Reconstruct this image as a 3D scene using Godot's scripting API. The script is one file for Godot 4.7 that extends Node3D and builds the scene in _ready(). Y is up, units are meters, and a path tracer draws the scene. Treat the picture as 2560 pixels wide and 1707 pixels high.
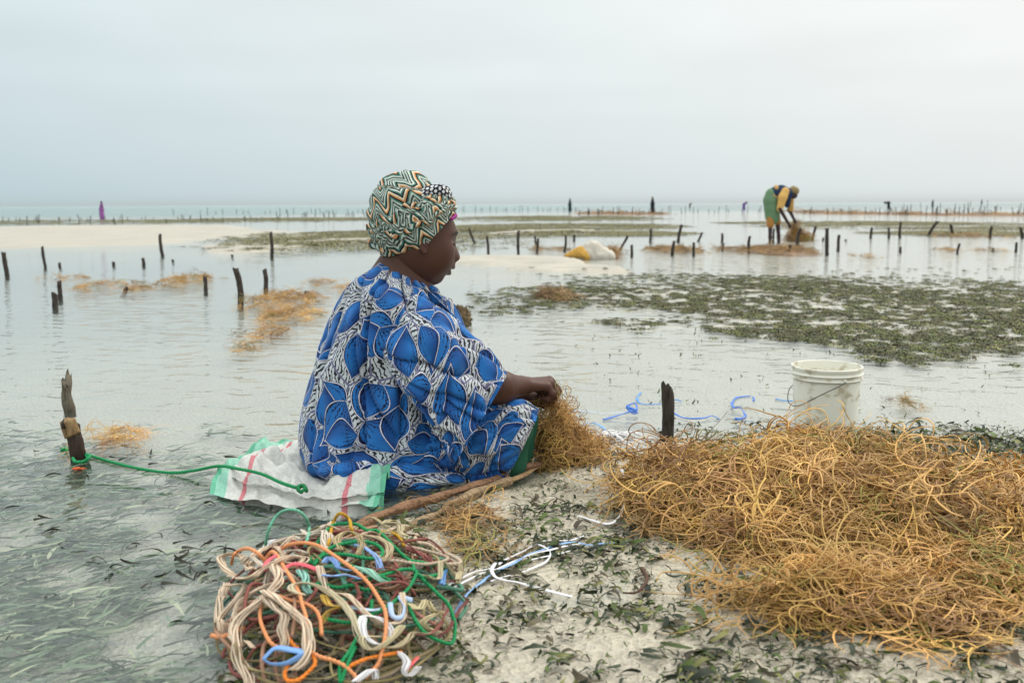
extends Node3D

# A tidal seaweed farm under an overcast sky: a woman sorts seaweed in ankle-deep water.

var M := {}
var used := {}


class Shape:
	var v := PackedVector3Array()
	var n := PackedVector3Array()
	var uv := PackedVector2Array()
	var c := PackedColorArray()
	var i := PackedInt32Array()

	func put(p: Vector3, col := Color.WHITE, t := Vector2.ZERO) -> int:
		v.append(p)
		c.append(col)
		uv.append(t)
		return v.size() - 1

	func tri(a: int, b: int, d: int) -> void:
		i.append(a)
		i.append(b)
		i.append(d)

	func quad(a: int, b: int, d: int, e: int) -> void:
		i.append(a)
		i.append(b)
		i.append(d)
		i.append(a)
		i.append(d)
		i.append(e)

	func done() -> ArrayMesh:
		var nn := PackedVector3Array()
		nn.resize(v.size())
		for k in range(0, i.size(), 3):
			var a := v[i[k]]
			var f := (v[i[k + 2]] - a).cross(v[i[k + 1]] - a)
			nn[i[k]] += f
			nn[i[k + 1]] += f
			nn[i[k + 2]] += f
		for k in nn.size():
			nn[k] = nn[k].normalized() if nn[k].length_squared() > 1e-20 else Vector3.UP
		var arrays := []
		arrays.resize(Mesh.ARRAY_MAX)
		arrays[Mesh.ARRAY_VERTEX] = v
		arrays[Mesh.ARRAY_NORMAL] = nn
		arrays[Mesh.ARRAY_TEX_UV] = uv
		arrays[Mesh.ARRAY_COLOR] = c
		arrays[Mesh.ARRAY_INDEX] = i
		var m := ArrayMesh.new()
		m.add_surface_from_arrays(Mesh.PRIMITIVE_TRIANGLES, arrays)
		return m


# ---------------------------------------------------------------- naming

func numbered(called: String) -> String:
	var k: int = used.get(called, 0)
	used[called] = k + 1
	return called if k == 0 else "%s_%03d" % [called, k]


func tag(o: Node, label: String, category: String, group := "") -> void:
	o.set_meta("label", label)
	o.set_meta("category", category)
	if group != "":
		o.set_meta("group", group)


func thing(called: String, label: String, category: String, at := Vector3.ZERO, group := "") -> Node3D:
	var o := Node3D.new()
	o.name = numbered(called)
	o.position = at
	add_child(o, true)
	tag(o, label, category, group)
	return o


func part(called: String, mesh: Mesh, mat: Material, parent: Node) -> MeshInstance3D:
	var o := MeshInstance3D.new()
	var k := 0
	var s := called
	while parent.has_node(NodePath(s)):
		k += 1
		s = "%s_%03d" % [called, k]
	o.name = s
	o.mesh = mesh
	o.material_override = mat
	parent.add_child(o, true)
	return o


func single(called: String, mesh: Mesh, mat: Material, label: String, category: String, at := Vector3.ZERO, group := "") -> MeshInstance3D:
	var o := MeshInstance3D.new()
	o.name = numbered(called)
	o.mesh = mesh
	o.material_override = mat
	o.position = at
	add_child(o, true)
	tag(o, label, category, group)
	return o


func struct(called: String, mesh: Mesh, mat: Material) -> MeshInstance3D:
	var o := MeshInstance3D.new()
	o.name = numbered(called)
	o.mesh = mesh
	o.material_override = mat
	add_child(o, true)
	o.set_meta("kind", "structure")
	return o


func scatter(called: String, mesh: Mesh, mat: Material, where: Array[Transform3D], tint: PackedColorArray, parent: Node = null) -> MultiMeshInstance3D:
	var mm := MultiMesh.new()
	mm.transform_format = MultiMesh.TRANSFORM_3D
	mm.use_colors = true
	mm.mesh = mesh
	mm.instance_count = where.size()
	for k in where.size():
		mm.set_instance_transform(k, where[k])
		mm.set_instance_color(k, tint[k])
	var o := MultiMeshInstance3D.new()
	o.multimesh = mm
	o.material_override = mat
	o.set_meta("kind", "stuff")
	if parent == null:
		o.name = numbered(called)
		add_child(o, true)
	else:
		var k := 0
		var s := called
		while parent.has_node(NodePath(s)):
			k += 1
			s = "%s_%03d" % [called, k]
		o.name = s
		parent.add_child(o, true)
	return o


func dice(s: int) -> RandomNumberGenerator:
	var r := RandomNumberGenerator.new()
	r.seed = s
	return r


func noise(s: int, freq: float, octaves := 3) -> FastNoiseLite:
	var f := FastNoiseLite.new()
	f.seed = s
	f.noise_type = FastNoiseLite.TYPE_SIMPLEX_SMOOTH
	f.frequency = freq
	f.fractal_octaves = octaves
	return f


func lin(r: float, g: float, b: float) -> Color:
	return Color(r, g, b)


func srgb(r: int, g: int, b: int) -> Color:
	return Color(r / 255.0, g / 255.0, b / 255.0).srgb_to_linear()


# ---------------------------------------------------------------- shapes

func spline(p: Array, step: float) -> PackedVector3Array:
	var out := PackedVector3Array()
	var m := p.size()
	for k in m - 1:
		var a: Vector3 = p[maxi(k - 1, 0)]
		var b: Vector3 = p[k]
		var c: Vector3 = p[k + 1]
		var d: Vector3 = p[mini(k + 2, m - 1)]
		var q := maxi(1, int(ceil(b.distance_to(c) / step)))
		for j in q:
			out.append(b.cubic_interpolate(c, a, d, float(j) / q))
	out.append(p[m - 1])
	return out


func tube(s: Shape, pts: PackedVector3Array, r0: float, r1: float, sides: int, col: Color, lobes := 0, pitch := 0.02, flat := 1.0, bulge := 0.0) -> void:
	var m := pts.size()
	if m < 2:
		return
	var t := (pts[1] - pts[0]).normalized()
	var nv := t.cross(Vector3.UP)
	if nv.length() < 0.1:
		nv = t.cross(Vector3.RIGHT)
	nv = nv.normalized()
	var base := s.v.size()
	var run := 0.0
	for k in m:
		if k > 0:
			run += pts[k].distance_to(pts[k - 1])
		var t2 := (pts[mini(k + 1, m - 1)] - pts[maxi(k - 1, 0)]).normalized()
		nv = (nv - t2 * nv.dot(t2)).normalized()
		var bv := t2.cross(nv)
		var f := float(k) / (m - 1)
		var r := lerpf(r0, r1, f)
		if bulge != 0.0:
			r *= 1.0 + bulge * sin(run * 37.0 + r0 * 9000.0) * sin(run * 11.3)
		for j in sides:
			var a := TAU * j / sides
			var rr := r
			if lobes > 0:
				rr *= 1.0 + 0.30 * cos(lobes * a - TAU * run / pitch)
			s.put(pts[k] + nv * cos(a) * rr + bv * sin(a) * rr * flat, col, Vector2(float(j) / sides, run * 10.0))
	for k in m - 1:
		for j in sides:
			var j2 := (j + 1) % sides
			var a := base + k * sides
			s.quad(a + j, a + j2, a + sides + j2, a + sides + j)
	var e0 := s.put(pts[0] - t * r0 * 0.4, col)
	var e1 := s.put(pts[m - 1] + (pts[m - 1] - pts[m - 2]).normalized() * r1 * 0.4, col, Vector2(0.5, run * 10.0))
	for j in sides:
		var j2 := (j + 1) % sides
		s.tri(e0, base + j2, base + j)
		s.tri(e1, base + (m - 1) * sides + j, base + (m - 1) * sides + j2)


# a grid of points: rows of equal length; closed joins the last point of a row to its first
func sheet(s: Shape, rows: Array, uvs: Array, col: Color, closed := false) -> void:
	var base := s.v.size()
	var w: int = rows[0].size()
	for k in rows.size():
		for j in w:
			s.put(rows[k][j], col, uvs[k][j])
	for k in rows.size() - 1:
		for j in (w if closed else w - 1):
			var j2 := (j + 1) % w
			var a := base + k * w
			s.quad(a + j, a + j2, a + w + j2, a + w + j)


# profile: Vector2(radius, height) turned round y
func lathe(s: Shape, profile: Array, sides: int, col: Color) -> void:
	var base := s.v.size()
	var run := 0.0
	for k in profile.size():
		if k > 0:
			run += profile[k].distance_to(profile[k - 1])
		for j in sides + 1:
			var a := TAU * j / sides
			s.put(Vector3(cos(a) * profile[k].x, profile[k].y, sin(a) * profile[k].x), col, Vector2(float(j) / sides, run))
	var w := sides + 1
	for k in profile.size() - 1:
		for j in sides:
			var a := base + k * w + j
			s.quad(a, a + 1, a + w + 1, a + w)


# surface nets round bones [from, to, radius, radius], joined by a smooth minimum of width k
func flesh(s: Shape, bones: Array, cell: float, k: float, col: Color) -> void:
	var lo := Vector3.INF
	var hi := -Vector3.INF
	for b in bones:
		var r: float = maxf(b[2], b[3]) + k + cell * 2.0
		for q in 2:
			lo = lo.min(b[q] - Vector3.ONE * r)
			hi = hi.max(b[q] + Vector3.ONE * r)
	var nx := int(ceil((hi.x - lo.x) / cell)) + 1
	var ny := int(ceil((hi.y - lo.y) / cell)) + 1
	var nz := int(ceil((hi.z - lo.z) / cell)) + 1
	var f := PackedFloat32Array()
	f.resize(nx * ny * nz)
	f.fill(0.5)
	var sy := nx
	var sz := nx * ny
	for b in bones:
		var a: Vector3 = b[0]
		var ab: Vector3 = b[1] - a
		var ra: float = b[2]
		var dr: float = b[3] - ra
		var l2 := maxf(ab.length_squared(), 1e-9)
		var reach: float = maxf(ra, b[3]) + k + cell * 1.5
		var l: Vector3 = (a.min(b[1]) - Vector3.ONE * reach - lo) / cell
		var h: Vector3 = (a.max(b[1]) + Vector3.ONE * reach - lo) / cell
		for z in range(maxi(0, int(l.z)), mini(nz, int(h.z) + 1)):
			for y in range(maxi(0, int(l.y)), mini(ny, int(h.y) + 1)):
				var at := z * sz + y * sy
				for x in range(maxi(0, int(l.x)), mini(nx, int(h.x) + 1)):
					var pa := lo + Vector3(x, y, z) * cell - a
					var t := clampf(pa.dot(ab) / l2, 0.0, 1.0)
					var d := (pa - ab * t).length() - ra - dr * t
					var o := f[at + x]
					var w := maxf(k - absf(o - d), 0.0) / k
					f[at + x] = minf(o, d) - w * w * k * 0.25
	var cells := PackedInt32Array()
	cells.resize(nx * ny * nz)
	cells.fill(-1)
	var offs := [0, 1, sy, sy + 1, sz, sz + 1, sz + sy, sz + sy + 1]
	var edges := [[0, 1], [2, 3], [4, 5], [6, 7], [0, 2], [1, 3], [4, 6], [5, 7], [0, 4], [1, 5], [2, 6], [3, 7]]
	var corner := [Vector3(0, 0, 0), Vector3(1, 0, 0), Vector3(0, 1, 0), Vector3(1, 1, 0), Vector3(0, 0, 1), Vector3(1, 0, 1), Vector3(0, 1, 1), Vector3(1, 1, 1)]
	for z in nz - 1:
		for y in ny - 1:
			var at := z * sz + y * sy
			for x in nx - 1:
				var q := at + x
				var n0 := f[q]
				if n0 > cell * 2.0 or n0 < -cell * 2.0:
					continue
				var inside := 0
				for o in offs:
					if f[q + o] < 0.0:
						inside += 1
				if inside == 0 or inside == 8:
					continue
				var sum := Vector3.ZERO
				var cnt := 0
				for e in edges:
					var u := f[q + offs[e[0]]]
					var w := f[q + offs[e[1]]]
					if (u < 0.0) != (w < 0.0):
						sum += corner[e[0]].lerp(corner[e[1]], u / (u - w))
						cnt += 1
				var p := lo + (Vector3(x, y, z) + sum / cnt) * cell
				cells[q] = s.put(p, col, Vector2(p.x, p.y))
	for z in range(1, nz - 1):
		for y in range(1, ny - 1):
			var at := z * sz + y * sy
			for x in range(1, nx - 1):
				var q := at + x
				if absf(f[q]) > cell * 2.0:
					continue
				var neg := f[q] < 0.0
				if neg != (f[q + 1] < 0.0):
					net_quad(s, cells[q - sy - sz], cells[q - sz], cells[q], cells[q - sy], neg)
				if neg != (f[q + sy] < 0.0):
					net_quad(s, cells[q - 1 - sz], cells[q - 1], cells[q], cells[q - sz], neg)
				if neg != (f[q + sz] < 0.0):
					net_quad(s, cells[q - 1 - sy], cells[q - sy], cells[q], cells[q - 1], neg)


func net_quad(s: Shape, a: int, b: int, c: int, d: int, flip: bool) -> void:
	if a < 0 or b < 0 or c < 0 or d < 0:
		return
	if flip:
		s.quad(d, c, b, a)
	else:
		s.quad(a, b, c, d)


# cloth drawn between two edge lines: ring by ring an oval whose ends lie on the lines; half is its depth towards z at each ring
func cloth(s: Shape, left: Array, right: Array, half: Array, rows: int, round_: int, power: float, wrap: Vector2, fold: Callable) -> void:
	var grid := []
	var uvs := []
	var m := left.size()
	for k in rows + 1:
		var f := float(k) / rows * (m - 1)
		var q := mini(int(f), m - 2)
		var t := f - q
		var a := maxi(q - 1, 0)
		var d := mini(q + 2, m - 1)
		var l: Vector3 = left[q].cubic_interpolate(left[q + 1], left[a], left[d], t)
		var r: Vector3 = right[q].cubic_interpolate(right[q + 1], right[a], right[d], t)
		var h: float = cubic_interpolate(half[q], half[q + 1], half[a], half[d], t)
		var row := PackedVector3Array()
		var ur := PackedVector2Array()
		for j in round_ + 1:
			var g := TAU * j / round_
			var cs := cos(g)
			var sn := sin(g)
			var e := Vector3(signf(cs) * pow(absf(cs), power), signf(sn) * pow(absf(sn), power), 0)
			var out := (r - l) * 0.5 * e.x + Vector3(0, 0, h * e.y)
			var bump: float = fold.call(g, float(k) / rows)
			row.append((l + r) * 0.5 + out + out.normalized() * bump)
			ur.append(Vector2(float(j) / round_ * wrap.x, float(k) / rows * wrap.y))
		grid.append(row)
		uvs.append(ur)
	sheet(s, grid, uvs, Color.WHITE)


func smooth(a: float, b: float, x: float) -> float:
	return smoothstep(a, b, x)


# ---------------------------------------------------------------- the shore

var n_fine := noise(11, 2.6, 3)
var n_mid := noise(12, 0.45, 3)
var n_big := noise(13, 0.07, 3)
var n_clump := noise(14, 5.0, 2)
var flats: Array[Vector4] = []
var meadows: Array[Vector4] = []
var lawn := Vector4.ZERO
var bank_x := [-0.6, -0.46, -0.3, -0.09, 0.16, 0.45, 0.93, 1.6, 3.0, 6.0]
var bank_d := [0.6, 2.1, 2.45, 2.72, 3.05, 3.2, 3.4, 3.2, 3.3, 3.4]


func lay_out() -> void:
	# dry sand flats: a long one on the seaward side, one round the far sack, one behind it
	flats = [Vector4(-16.429, -28.970, 9.693, 12.923), Vector4(-4.528, -23.932, 2.291, 7.315), Vector4(0.288, -14.716, 1.670, 1.287), Vector4(0.195, -29.514, 1.925, 3.931), Vector4(1.583, -12.723, 0.890, 0.792)]
	# seagrass meadows, far
	meadows = [Vector4(-26.868, -50.974, 14.595, 7.532), Vector4(-13.175, -57.866, 6.277, 6.237), Vector4(-3.126, -25.225, 3.182, 6.722), Vector4(1.731, -36.138, 3.690, 5.178), Vector4(2.367, -57.203, 5.214, 9.429), Vector4(2.726, -27.225, 1.836, 1.993), Vector4(15.573, -34.273, 5.663, 4.967), Vector4(13.072, -26.004, 3.056, 2.179), Vector4(12.987, -40.657, 3.710, 2.663)]
	lawn = Vector4(2.665, -7.935, 2.650, 2.853)


func in_blob(b: Vector4, x: float, z: float, soft: float) -> float:
	var r := Vector2((x - b.x) / b.z, (z - b.y) / b.w).length()
	return 1.0 - smoothstep(1.0 - soft, 1.0 + soft, r)


func bank(x: float, z: float) -> float:
	var d := 0.0
	if x <= bank_x[0]:
		return 0.0
	for k in bank_x.size() - 1:
		if x >= bank_x[k] and x <= bank_x[k + 1]:
			d = lerpf(bank_d[k], bank_d[k + 1], (x - bank_x[k]) / (bank_x[k + 1] - bank_x[k]))
	return smoothstep(-0.28, 0.16, d + z + n_mid.get_noise_2d(x * 4.0, z * 4.0) * 0.2)


func flat_at(x: float, z: float) -> float:
	var best := 0.0
	var wx := x + n_mid.get_noise_2d(x * 0.5, z * 0.5 + 70.0) * 1.2 + n_big.get_noise_2d(x, z) * 2.0
	var wz := z + n_mid.get_noise_2d(x * 0.5 + 40.0, z * 0.5) * 1.0 + n_big.get_noise_2d(x + 90.0, z) * 2.0
	for b in flats:
		best = maxf(best, in_blob(b, wx, wz, 0.12))
	return best


func meadow_at(x: float, z: float) -> float:
	var best := 0.0
	for b in meadows:
		best = maxf(best, in_blob(b, x, z, 0.45))
	if best <= 0.0:
		return 0.0
	return clampf(best * (0.75 + 1.6 * n_mid.get_noise_2d(x * 0.35, z * 0.6)), 0.0, 1.0)


func lawn_at(x: float, z: float) -> float:
	var wx := x + n_mid.get_noise_2d(x, z) * 0.7
	var wz := z + n_mid.get_noise_2d(x + 30.0, z) * 0.9
	# its near edge runs away from the viewer to the left
	var edge := smoothstep(-0.35, 0.35, -wz - lerpf(7.6, 5.05, smoothstep(0.2, 2.6, wx)))
	return in_blob(lawn, wx, wz, 0.3) * edge


func ground(x: float, z: float) -> float:
	var d := -z
	var h := lerpf(-0.07, -0.035, smoothstep(-2.5, 0.6, x))
	h += n_fine.get_noise_2d(x, z) * 0.006 + n_mid.get_noise_2d(x, z) * 0.012
	if d < 5.0:
		var b := bank(x, z)
		h = lerpf(h, 0.005 + n_fine.get_noise_2d(x * 1.4, z * 1.4) * 0.010 + n_mid.get_noise_2d(x * 2.0, z * 2.0) * 0.006, b)
	if d > 4.0 and d < 13.0:
		h = lerpf(h, -0.004 + n_fine.get_noise_2d(x, z) * 0.011, lawn_at(x, z))
	if d > 9.0:
		h = lerpf(h, 0.03 + n_mid.get_noise_2d(x * 0.6, z * 0.6) * 0.035, flat_at(x, z))
		h = lerpf(h, maxf(h, -0.002 + n_mid.get_noise_2d(x, z) * 0.02), meadow_at(x, z) * 0.8)
		h -= smoothstep(85.0, 260.0, d + maxf(0.0, -x) * 0.35) * 1.6
	return h


func ground_color(x: float, z: float, h: float) -> Color:
	var d := -z
	var sand := Color(0.60, 0.545, 0.43)
	var v := n_mid.get_noise_2d(x * 1.7, z * 1.7 + 9.0) * 0.10 + n_fine.get_noise_2d(x * 2.0 + 50.0, z * 2.0) * 0.06
	var col := Color(sand.r * (1.0 + v), sand.g * (1.0 + v), sand.b * (1.0 + v * 0.8))
	col = col.lerp(Color(0.45, 0.455, 0.395) * (1.0 + v), smoothstep(-0.004, -0.03, h))
	col = col.lerp(Color(0.30, 0.345, 0.335), 0.75 * in_blob(Vector4(-4.6, -10.5, 4.4, 5.0), x + n_big.get_noise_2d(x * 6.0, z * 6.0) * 2.0, z, 0.45) * smoothstep(0.0, -0.02, h))
	if h > 0.004 and d > 9.0:
		col = col.lerp(Color(0.55, 0.505, 0.42) * (1.0 + 0.35 * n_fine.get_noise_2d(x * 0.5, z * 0.8)), 0.8)
	if d < 5.5:
		var weed := smoothstep(-0.35, -1.1, x) * smoothstep(4.6, 1.6, d)
		col = col.lerp(Color(0.45, 0.44, 0.345), weed * (0.45 + 0.6 * n_clump.get_noise_2d(x * 0.5, z * 0.8)))
	if d > 12.0:
		var g := meadow_at(x, z)
		col = col.lerp(Color(0.26, 0.24, 0.13), clampf(g * 0.85 + g * n_mid.get_noise_2d(x * 1.5, z * 1.5) * 0.5, 0.0, 0.92))
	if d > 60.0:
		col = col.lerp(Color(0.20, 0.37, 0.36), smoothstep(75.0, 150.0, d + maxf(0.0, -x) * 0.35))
	return col


func axis_steps(from: float, to: float, fine_to: float, fine: float, grow: float) -> PackedFloat32Array:
	var out := PackedFloat32Array()
	var p := from
	while p < to:
		out.append(p)
		p += fine if p < fine_to else maxf(fine, p * grow)
	out.append(to)
	return out


func make_seabed() -> void:
	var zs := PackedFloat32Array()
	for q in [-4.0, -2.5, -1.6, -1.0, -0.5, 0.0, 0.3, 0.6, 0.8, 1.0]:
		zs.append(q)
	for q in axis_steps(1.15, 3500.0, 1.6, 0.025, 0.0155):
		zs.append(q)
	var side := axis_steps(0.0, 3000.0, 1.9, 0.025, 0.045)
	var xs := PackedFloat32Array()
	for k in range(side.size() - 1, 0, -1):
		xs.append(-side[k])
	xs.append_array(side)
	var s := Shape.new()
	for d in zs:
		for x in xs:
			var h := ground(x, -d)
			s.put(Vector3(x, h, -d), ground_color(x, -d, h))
	var w := xs.size()
	for k in zs.size() - 1:
		for j in w - 1:
			var a := k * w + j
			s.quad(a, a + 1, a + w + 1, a + w)
	struct("seabed", s.done(), M.sand)


# where the sheltered shallows end and the open sea begins: nearer on the left
func reef(x: float) -> float:
	return -(66.0 + 260.0 * smoothstep(-30.0, 60.0, x))


func make_water() -> void:
	var xs := PackedFloat32Array()
	for q in [-3200.0, -1200.0, -400.0, -200.0, -100.0, -60.0]:
		xs.append(q)
	for k in 31:
		xs.append(-45.0 + 4.0 * k)
	for q in [100.0, 200.0, 400.0, 1200.0, 3200.0]:
		xs.append(q)
	var s := Shape.new()
	var sea := Shape.new()
	for k in 9:
		for x in xs:
			s.put(Vector3(x, 0, lerpf(4.5, reef(x), pow(k / 8.0, 2.0))))
			sea.put(Vector3(x, 0, lerpf(reef(x), -3600.0, pow(k / 8.0, 2.0))))
	for k in 8:
		for j in xs.size() - 1:
			var a := k * xs.size() + j
			s.quad(a, a + 1, a + xs.size() + 1, a + xs.size())
			sea.quad(a, a + 1, a + xs.size() + 1, a + xs.size())
	struct("water", s.done(), M.water)
	struct("sea", sea.done(), M.sea)


# ---------------------------------------------------------------- seagrass

func ribbon(seed_: int, width: float, side: float, lift: float) -> ArrayMesh:
	var r := dice(seed_)
	var s := Shape.new()
	var q := 7
	for k in q + 1:
		var t := float(k) / q
		var w := width * 0.5 * (0.55 + 0.45 * sin(PI * minf(1.0, t * 1.2 + 0.15))) * (1.0 if k < q else 0.35)
		var mid := Vector3(t - 0.5, sin(t * PI) * lift, (t - 0.5) * (t - 0.5) * side * 2.0)
		var tw := (t - 0.5) * r.randf_range(0.9, 1.6)
		var across := Vector3(0, sin(tw), cos(tw)) * w
		s.put(mid - across + Vector3(0, w * 0.2, 0))
		s.put(mid)
		s.put(mid + across + Vector3(0, w * 0.2, 0))
	for k in q:
		for j in 2:
			var a := k * 3 + j
			s.quad(a, a + 1, a + 4, a + 3)
	return s.done()


func tussock(seed_: int, blades: int) -> ArrayMesh:
	var r := dice(seed_)
	var s := Shape.new()
	for b in blades:
		var a := r.randf() * TAU
		var at := Vector3(r.randf_range(-0.5, 0.5), 0, r.randf_range(-0.5, 0.5))
		var dir := Vector3(cos(a), 0, sin(a))
		var l := r.randf_range(0.35, 0.75)
		var up := r.randf_range(0.03, 0.20)
		var bend := Vector3(-dir.z, 0, dir.x) * r.randf_range(-0.2, 0.2)
		var wv := Vector3(-dir.z, r.randf_range(-0.4, 0.4), dir.x) * 0.045
		var tone := r.randf_range(0.5, 1.5)
		var col := Color(tone, tone, tone * r.randf_range(0.8, 1.2))
		var base := s.v.size()
		for k in 5:
			var t := k / 4.0
			var p := at + dir * l * (t - 0.4) + bend * t * t + Vector3(0, up * sin(t * PI), 0)
			var w := wv * (1.0 if k < 4 else 0.3)
			s.put(p - w, col)
			s.put(p + w, col)
		for k in 4:
			s.quad(base + k * 2, base + k * 2 + 1, base + k * 2 + 3, base + k * 2 + 2)
	return s.done()


func grass_color(r: RandomNumberGenerator) -> Color:
	var q := r.randf()
	if q < 0.45:
		return Color(0.030, 0.040, 0.024) * r.randf_range(0.6, 1.5)
	if q < 0.72:
		return Color(0.075, 0.105, 0.030) * r.randf_range(0.6, 1.3)
	if q < 0.90:
		return Color(0.085, 0.070, 0.045) * r.randf_range(0.5, 1.3)
	return Color(0.17, 0.17, 0.06) * r.randf_range(0.7, 1.2)


func make_seagrass() -> void:
	var r := dice(21)
	var kinds := [ribbon(1, 0.18, 0.2, 0.10), ribbon(2, 0.23, -0.45, 0.16), ribbon(3, 0.15, 0.6, 0.06), ribbon(4, 0.26, 0.1, 0.20), ribbon(5, 0.14, -0.9, 0.12)]
	# washed-up blades on the wet bank
	for kind in kinds.size():
		var where: Array[Transform3D] = []
		var tint := PackedColorArray()
		var left := 5200
		var tries := 0
		while left > 0 and tries < 60000:
			tries += 1
			var x := r.randf_range(-0.6, 2.3)
			var z := -r.randf_range(1.2, 3.7)
			var b := bank(x, z)
			var c := n_clump.get_noise_2d(x * 0.9, z * 0.9) + 0.5 * n_mid.get_noise_2d(x * 3.0, z * 3.0)
			var dense := b * clampf(0.50 + c * 0.75, 0.10, 1.0)
			# a drift of blades on the far side of the heap
			dense += 0.9 * in_blob(Vector4(1.45, -3.0, 0.5, 0.45), x, z, 0.5)
			dense *= 1.0 - 0.75 * in_blob(Vector4(0.14, -2.75, 0.22, 0.2), x, z, 0.4)
			if r.randf() > dense:
				continue
			left -= 1
			var l := r.randf_range(0.010, 0.032) if r.randf() < 0.9 else r.randf_range(0.04, 0.06)
			var y := maxf(ground(x, z), -0.004) + r.randf_range(0.001, 0.008)
			var bs := Basis(Vector3.UP, r.randf() * TAU) * Basis(Vector3.FORWARD, r.randfn(0.0, 0.16)) * Basis(Vector3.RIGHT, r.randfn(0.0, 0.5))
			if r.randf() < 0.05:
				bs = bs * Basis(Vector3.BACK, r.randf_range(0.5, 1.2))
			where.append(Transform3D(bs.scaled_local(Vector3(l, l * 1.1, l * r.randf_range(0.7, 1.5))), Vector3(x, y, z)))
			tint.append(grass_color(r))
		scatter("seagrass_litter", kinds[kind], M.leaf, where, tint)
	# long blades under the shallow water, combed by the current
	for kind in 4:
		var where: Array[Transform3D] = []
		var tint := PackedColorArray()
		var left := 4000
		var tries := 0
		while left > 0 and tries < 60000:
			tries += 1
			var x := r.randf_range(-3.0, -0.25)
			var z := -r.randf_range(1.2, 4.5)
			var c := n_clump.get_noise_2d(x * 0.45, z * 0.7)
			var dense := (1.0 - bank(x, z)) * smoothstep(4.3, 1.5, -z + maxf(0.0, x + 1.0) * 0.9 + n_mid.get_noise_2d(x * 1.5, z * 2.0) * 0.9) * clampf(0.55 + c * 1.7, 0.05, 1.0)
			if r.randf() > dense:
				continue
			left -= 1
			var l := r.randf_range(0.035, 0.10)
			var g := ground(x, z)
			var y := lerpf(g + 0.006, -0.008, r.randf() * 0.9)
			var bs := Basis(Vector3.UP, 0.45 + r.randfn(0.0, 0.6) + 0.8 * n_mid.get_noise_2d(x, z)) * Basis(Vector3.RIGHT, r.randfn(0.0, 0.5))
			where.append(Transform3D(bs.scaled_local(Vector3(l, l * 0.25, l * r.randf_range(0.26, 0.5))), Vector3(x, y, z)))
			var q := r.randf()
			if q < 0.55:
				tint.append(Color(0.105, 0.145, 0.09) * r.randf_range(0.6, 1.5))
			elif q < 0.68:
				tint.append(Color(0.26, 0.29, 0.19) * r.randf_range(0.7, 1.3))
			else:
				tint.append(Color(0.055, 0.065, 0.05) * r.randf_range(0.6, 1.3))
		scatter("submerged_seagrass", kinds[kind], M.leaf, where, tint)
	# dark blades that break the surface there
	var where2: Array[Transform3D] = []
	var tint2 := PackedColorArray()
	for k in 120:
		var x := r.randf_range(-2.0, -0.3)
		var z := -r.randf_range(1.35, 3.2)
		if k % 3 == 0:
			x = -0.75 + r.randfn(0.0, 0.14)
			z = -2.2 + r.randfn(0.0, 0.12)
		if bank(x, z) > 0.3:
			continue
		var l := r.randf_range(0.02, 0.07)
		var bs := Basis(Vector3.UP, r.randfn(0.5, 1.1)) * Basis(Vector3.BACK, r.randfn(0.0, 0.25)) * Basis(Vector3.RIGHT, r.randfn(0.0, 0.9))
		where2.append(Transform3D(bs.scaled_local(Vector3(l, l * 0.8, l * 0.5)), Vector3(x, 0.001, z)))
		tint2.append(Color(0.025, 0.026, 0.018) * r.randf_range(0.7, 2.2))
	scatter("floating_seagrass", kinds[1], M.leaf, where2, tint2)
	# the green lawn in the middle distance, and stray tussocks round it
	for kind in 3:
		var mesh := tussock(60 + kind, 13)
		var where: Array[Transform3D] = []
		var tint := PackedColorArray()
		var tries := 0
		while where.size() < 3900 and tries < 120000:
			tries += 1
			var z := -r.randf_range(4.3, 12.5)
			var x := r.randf_range(-0.4, 7.5) * (-z / 9.0)
			var a := lawn_at(x, z)
			var c := n_clump.get_noise_2d(x * 0.8, z * 0.65) + n_mid.get_noise_2d(x * 1.3, z * 1.1) * 0.7
			var stray := 0.012 * smoothstep(0.0, 0.9, x) * smoothstep(5.6, 7.6, -z - x * 0.0)
			if r.randf() > a * clampf(0.42 + c * 0.9, 0.05, 1.0) + stray * clampf(0.6 + c * 3.0, 0.0, 2.5):
				continue
			var l := r.randf_range(0.03, 0.08)
			var bs := Basis(Vector3.UP, r.randf() * TAU)
			where.append(Transform3D(bs.scaled_local(Vector3(l, l * r.randf_range(0.5, 1.0), l)), Vector3(x, maxf(ground(x, z), -0.003) + 0.002, z)))
			tint.append((grass_color(r) + Color(0.035, 0.030, 0.006)) * 1.0)
		scatter("seagrass_lawn", mesh, M.leaf, where, tint)
	# meadows far out
	var far_mesh := tussock(70, 16)
	var where3: Array[Transform3D] = []
	var tint3 := PackedColorArray()
	for b in meadows:
		var made := 0
		var tries := 0
		while made < 2600 and tries < 14000:
			tries += 1
			var x: float = b.x + b.z * r.randf_range(-1.3, 1.3)
			var z: float = b.y + b.w * r.randf_range(-1.3, 1.3)
			if r.randf() > meadow_at(x, z):
				continue
			made += 1
			var l := r.randf_range(0.10, 0.26) * (1.0 + -z * 0.012)
			where3.append(Transform3D(Basis(Vector3.UP, r.randf() * TAU).scaled_local(Vector3(l, l * 0.35, l)), Vector3(x, maxf(ground(x, z), -0.01), z)))
			tint3.append(Color(0.20, 0.185, 0.08) * r.randf_range(0.5, 1.4))
	scatter("seagrass_meadow", far_mesh, M.leaf, where3, tint3)
	# specks of weed on the shallows
	var where4: Array[Transform3D] = []
	var tint4 := PackedColorArray()
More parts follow.
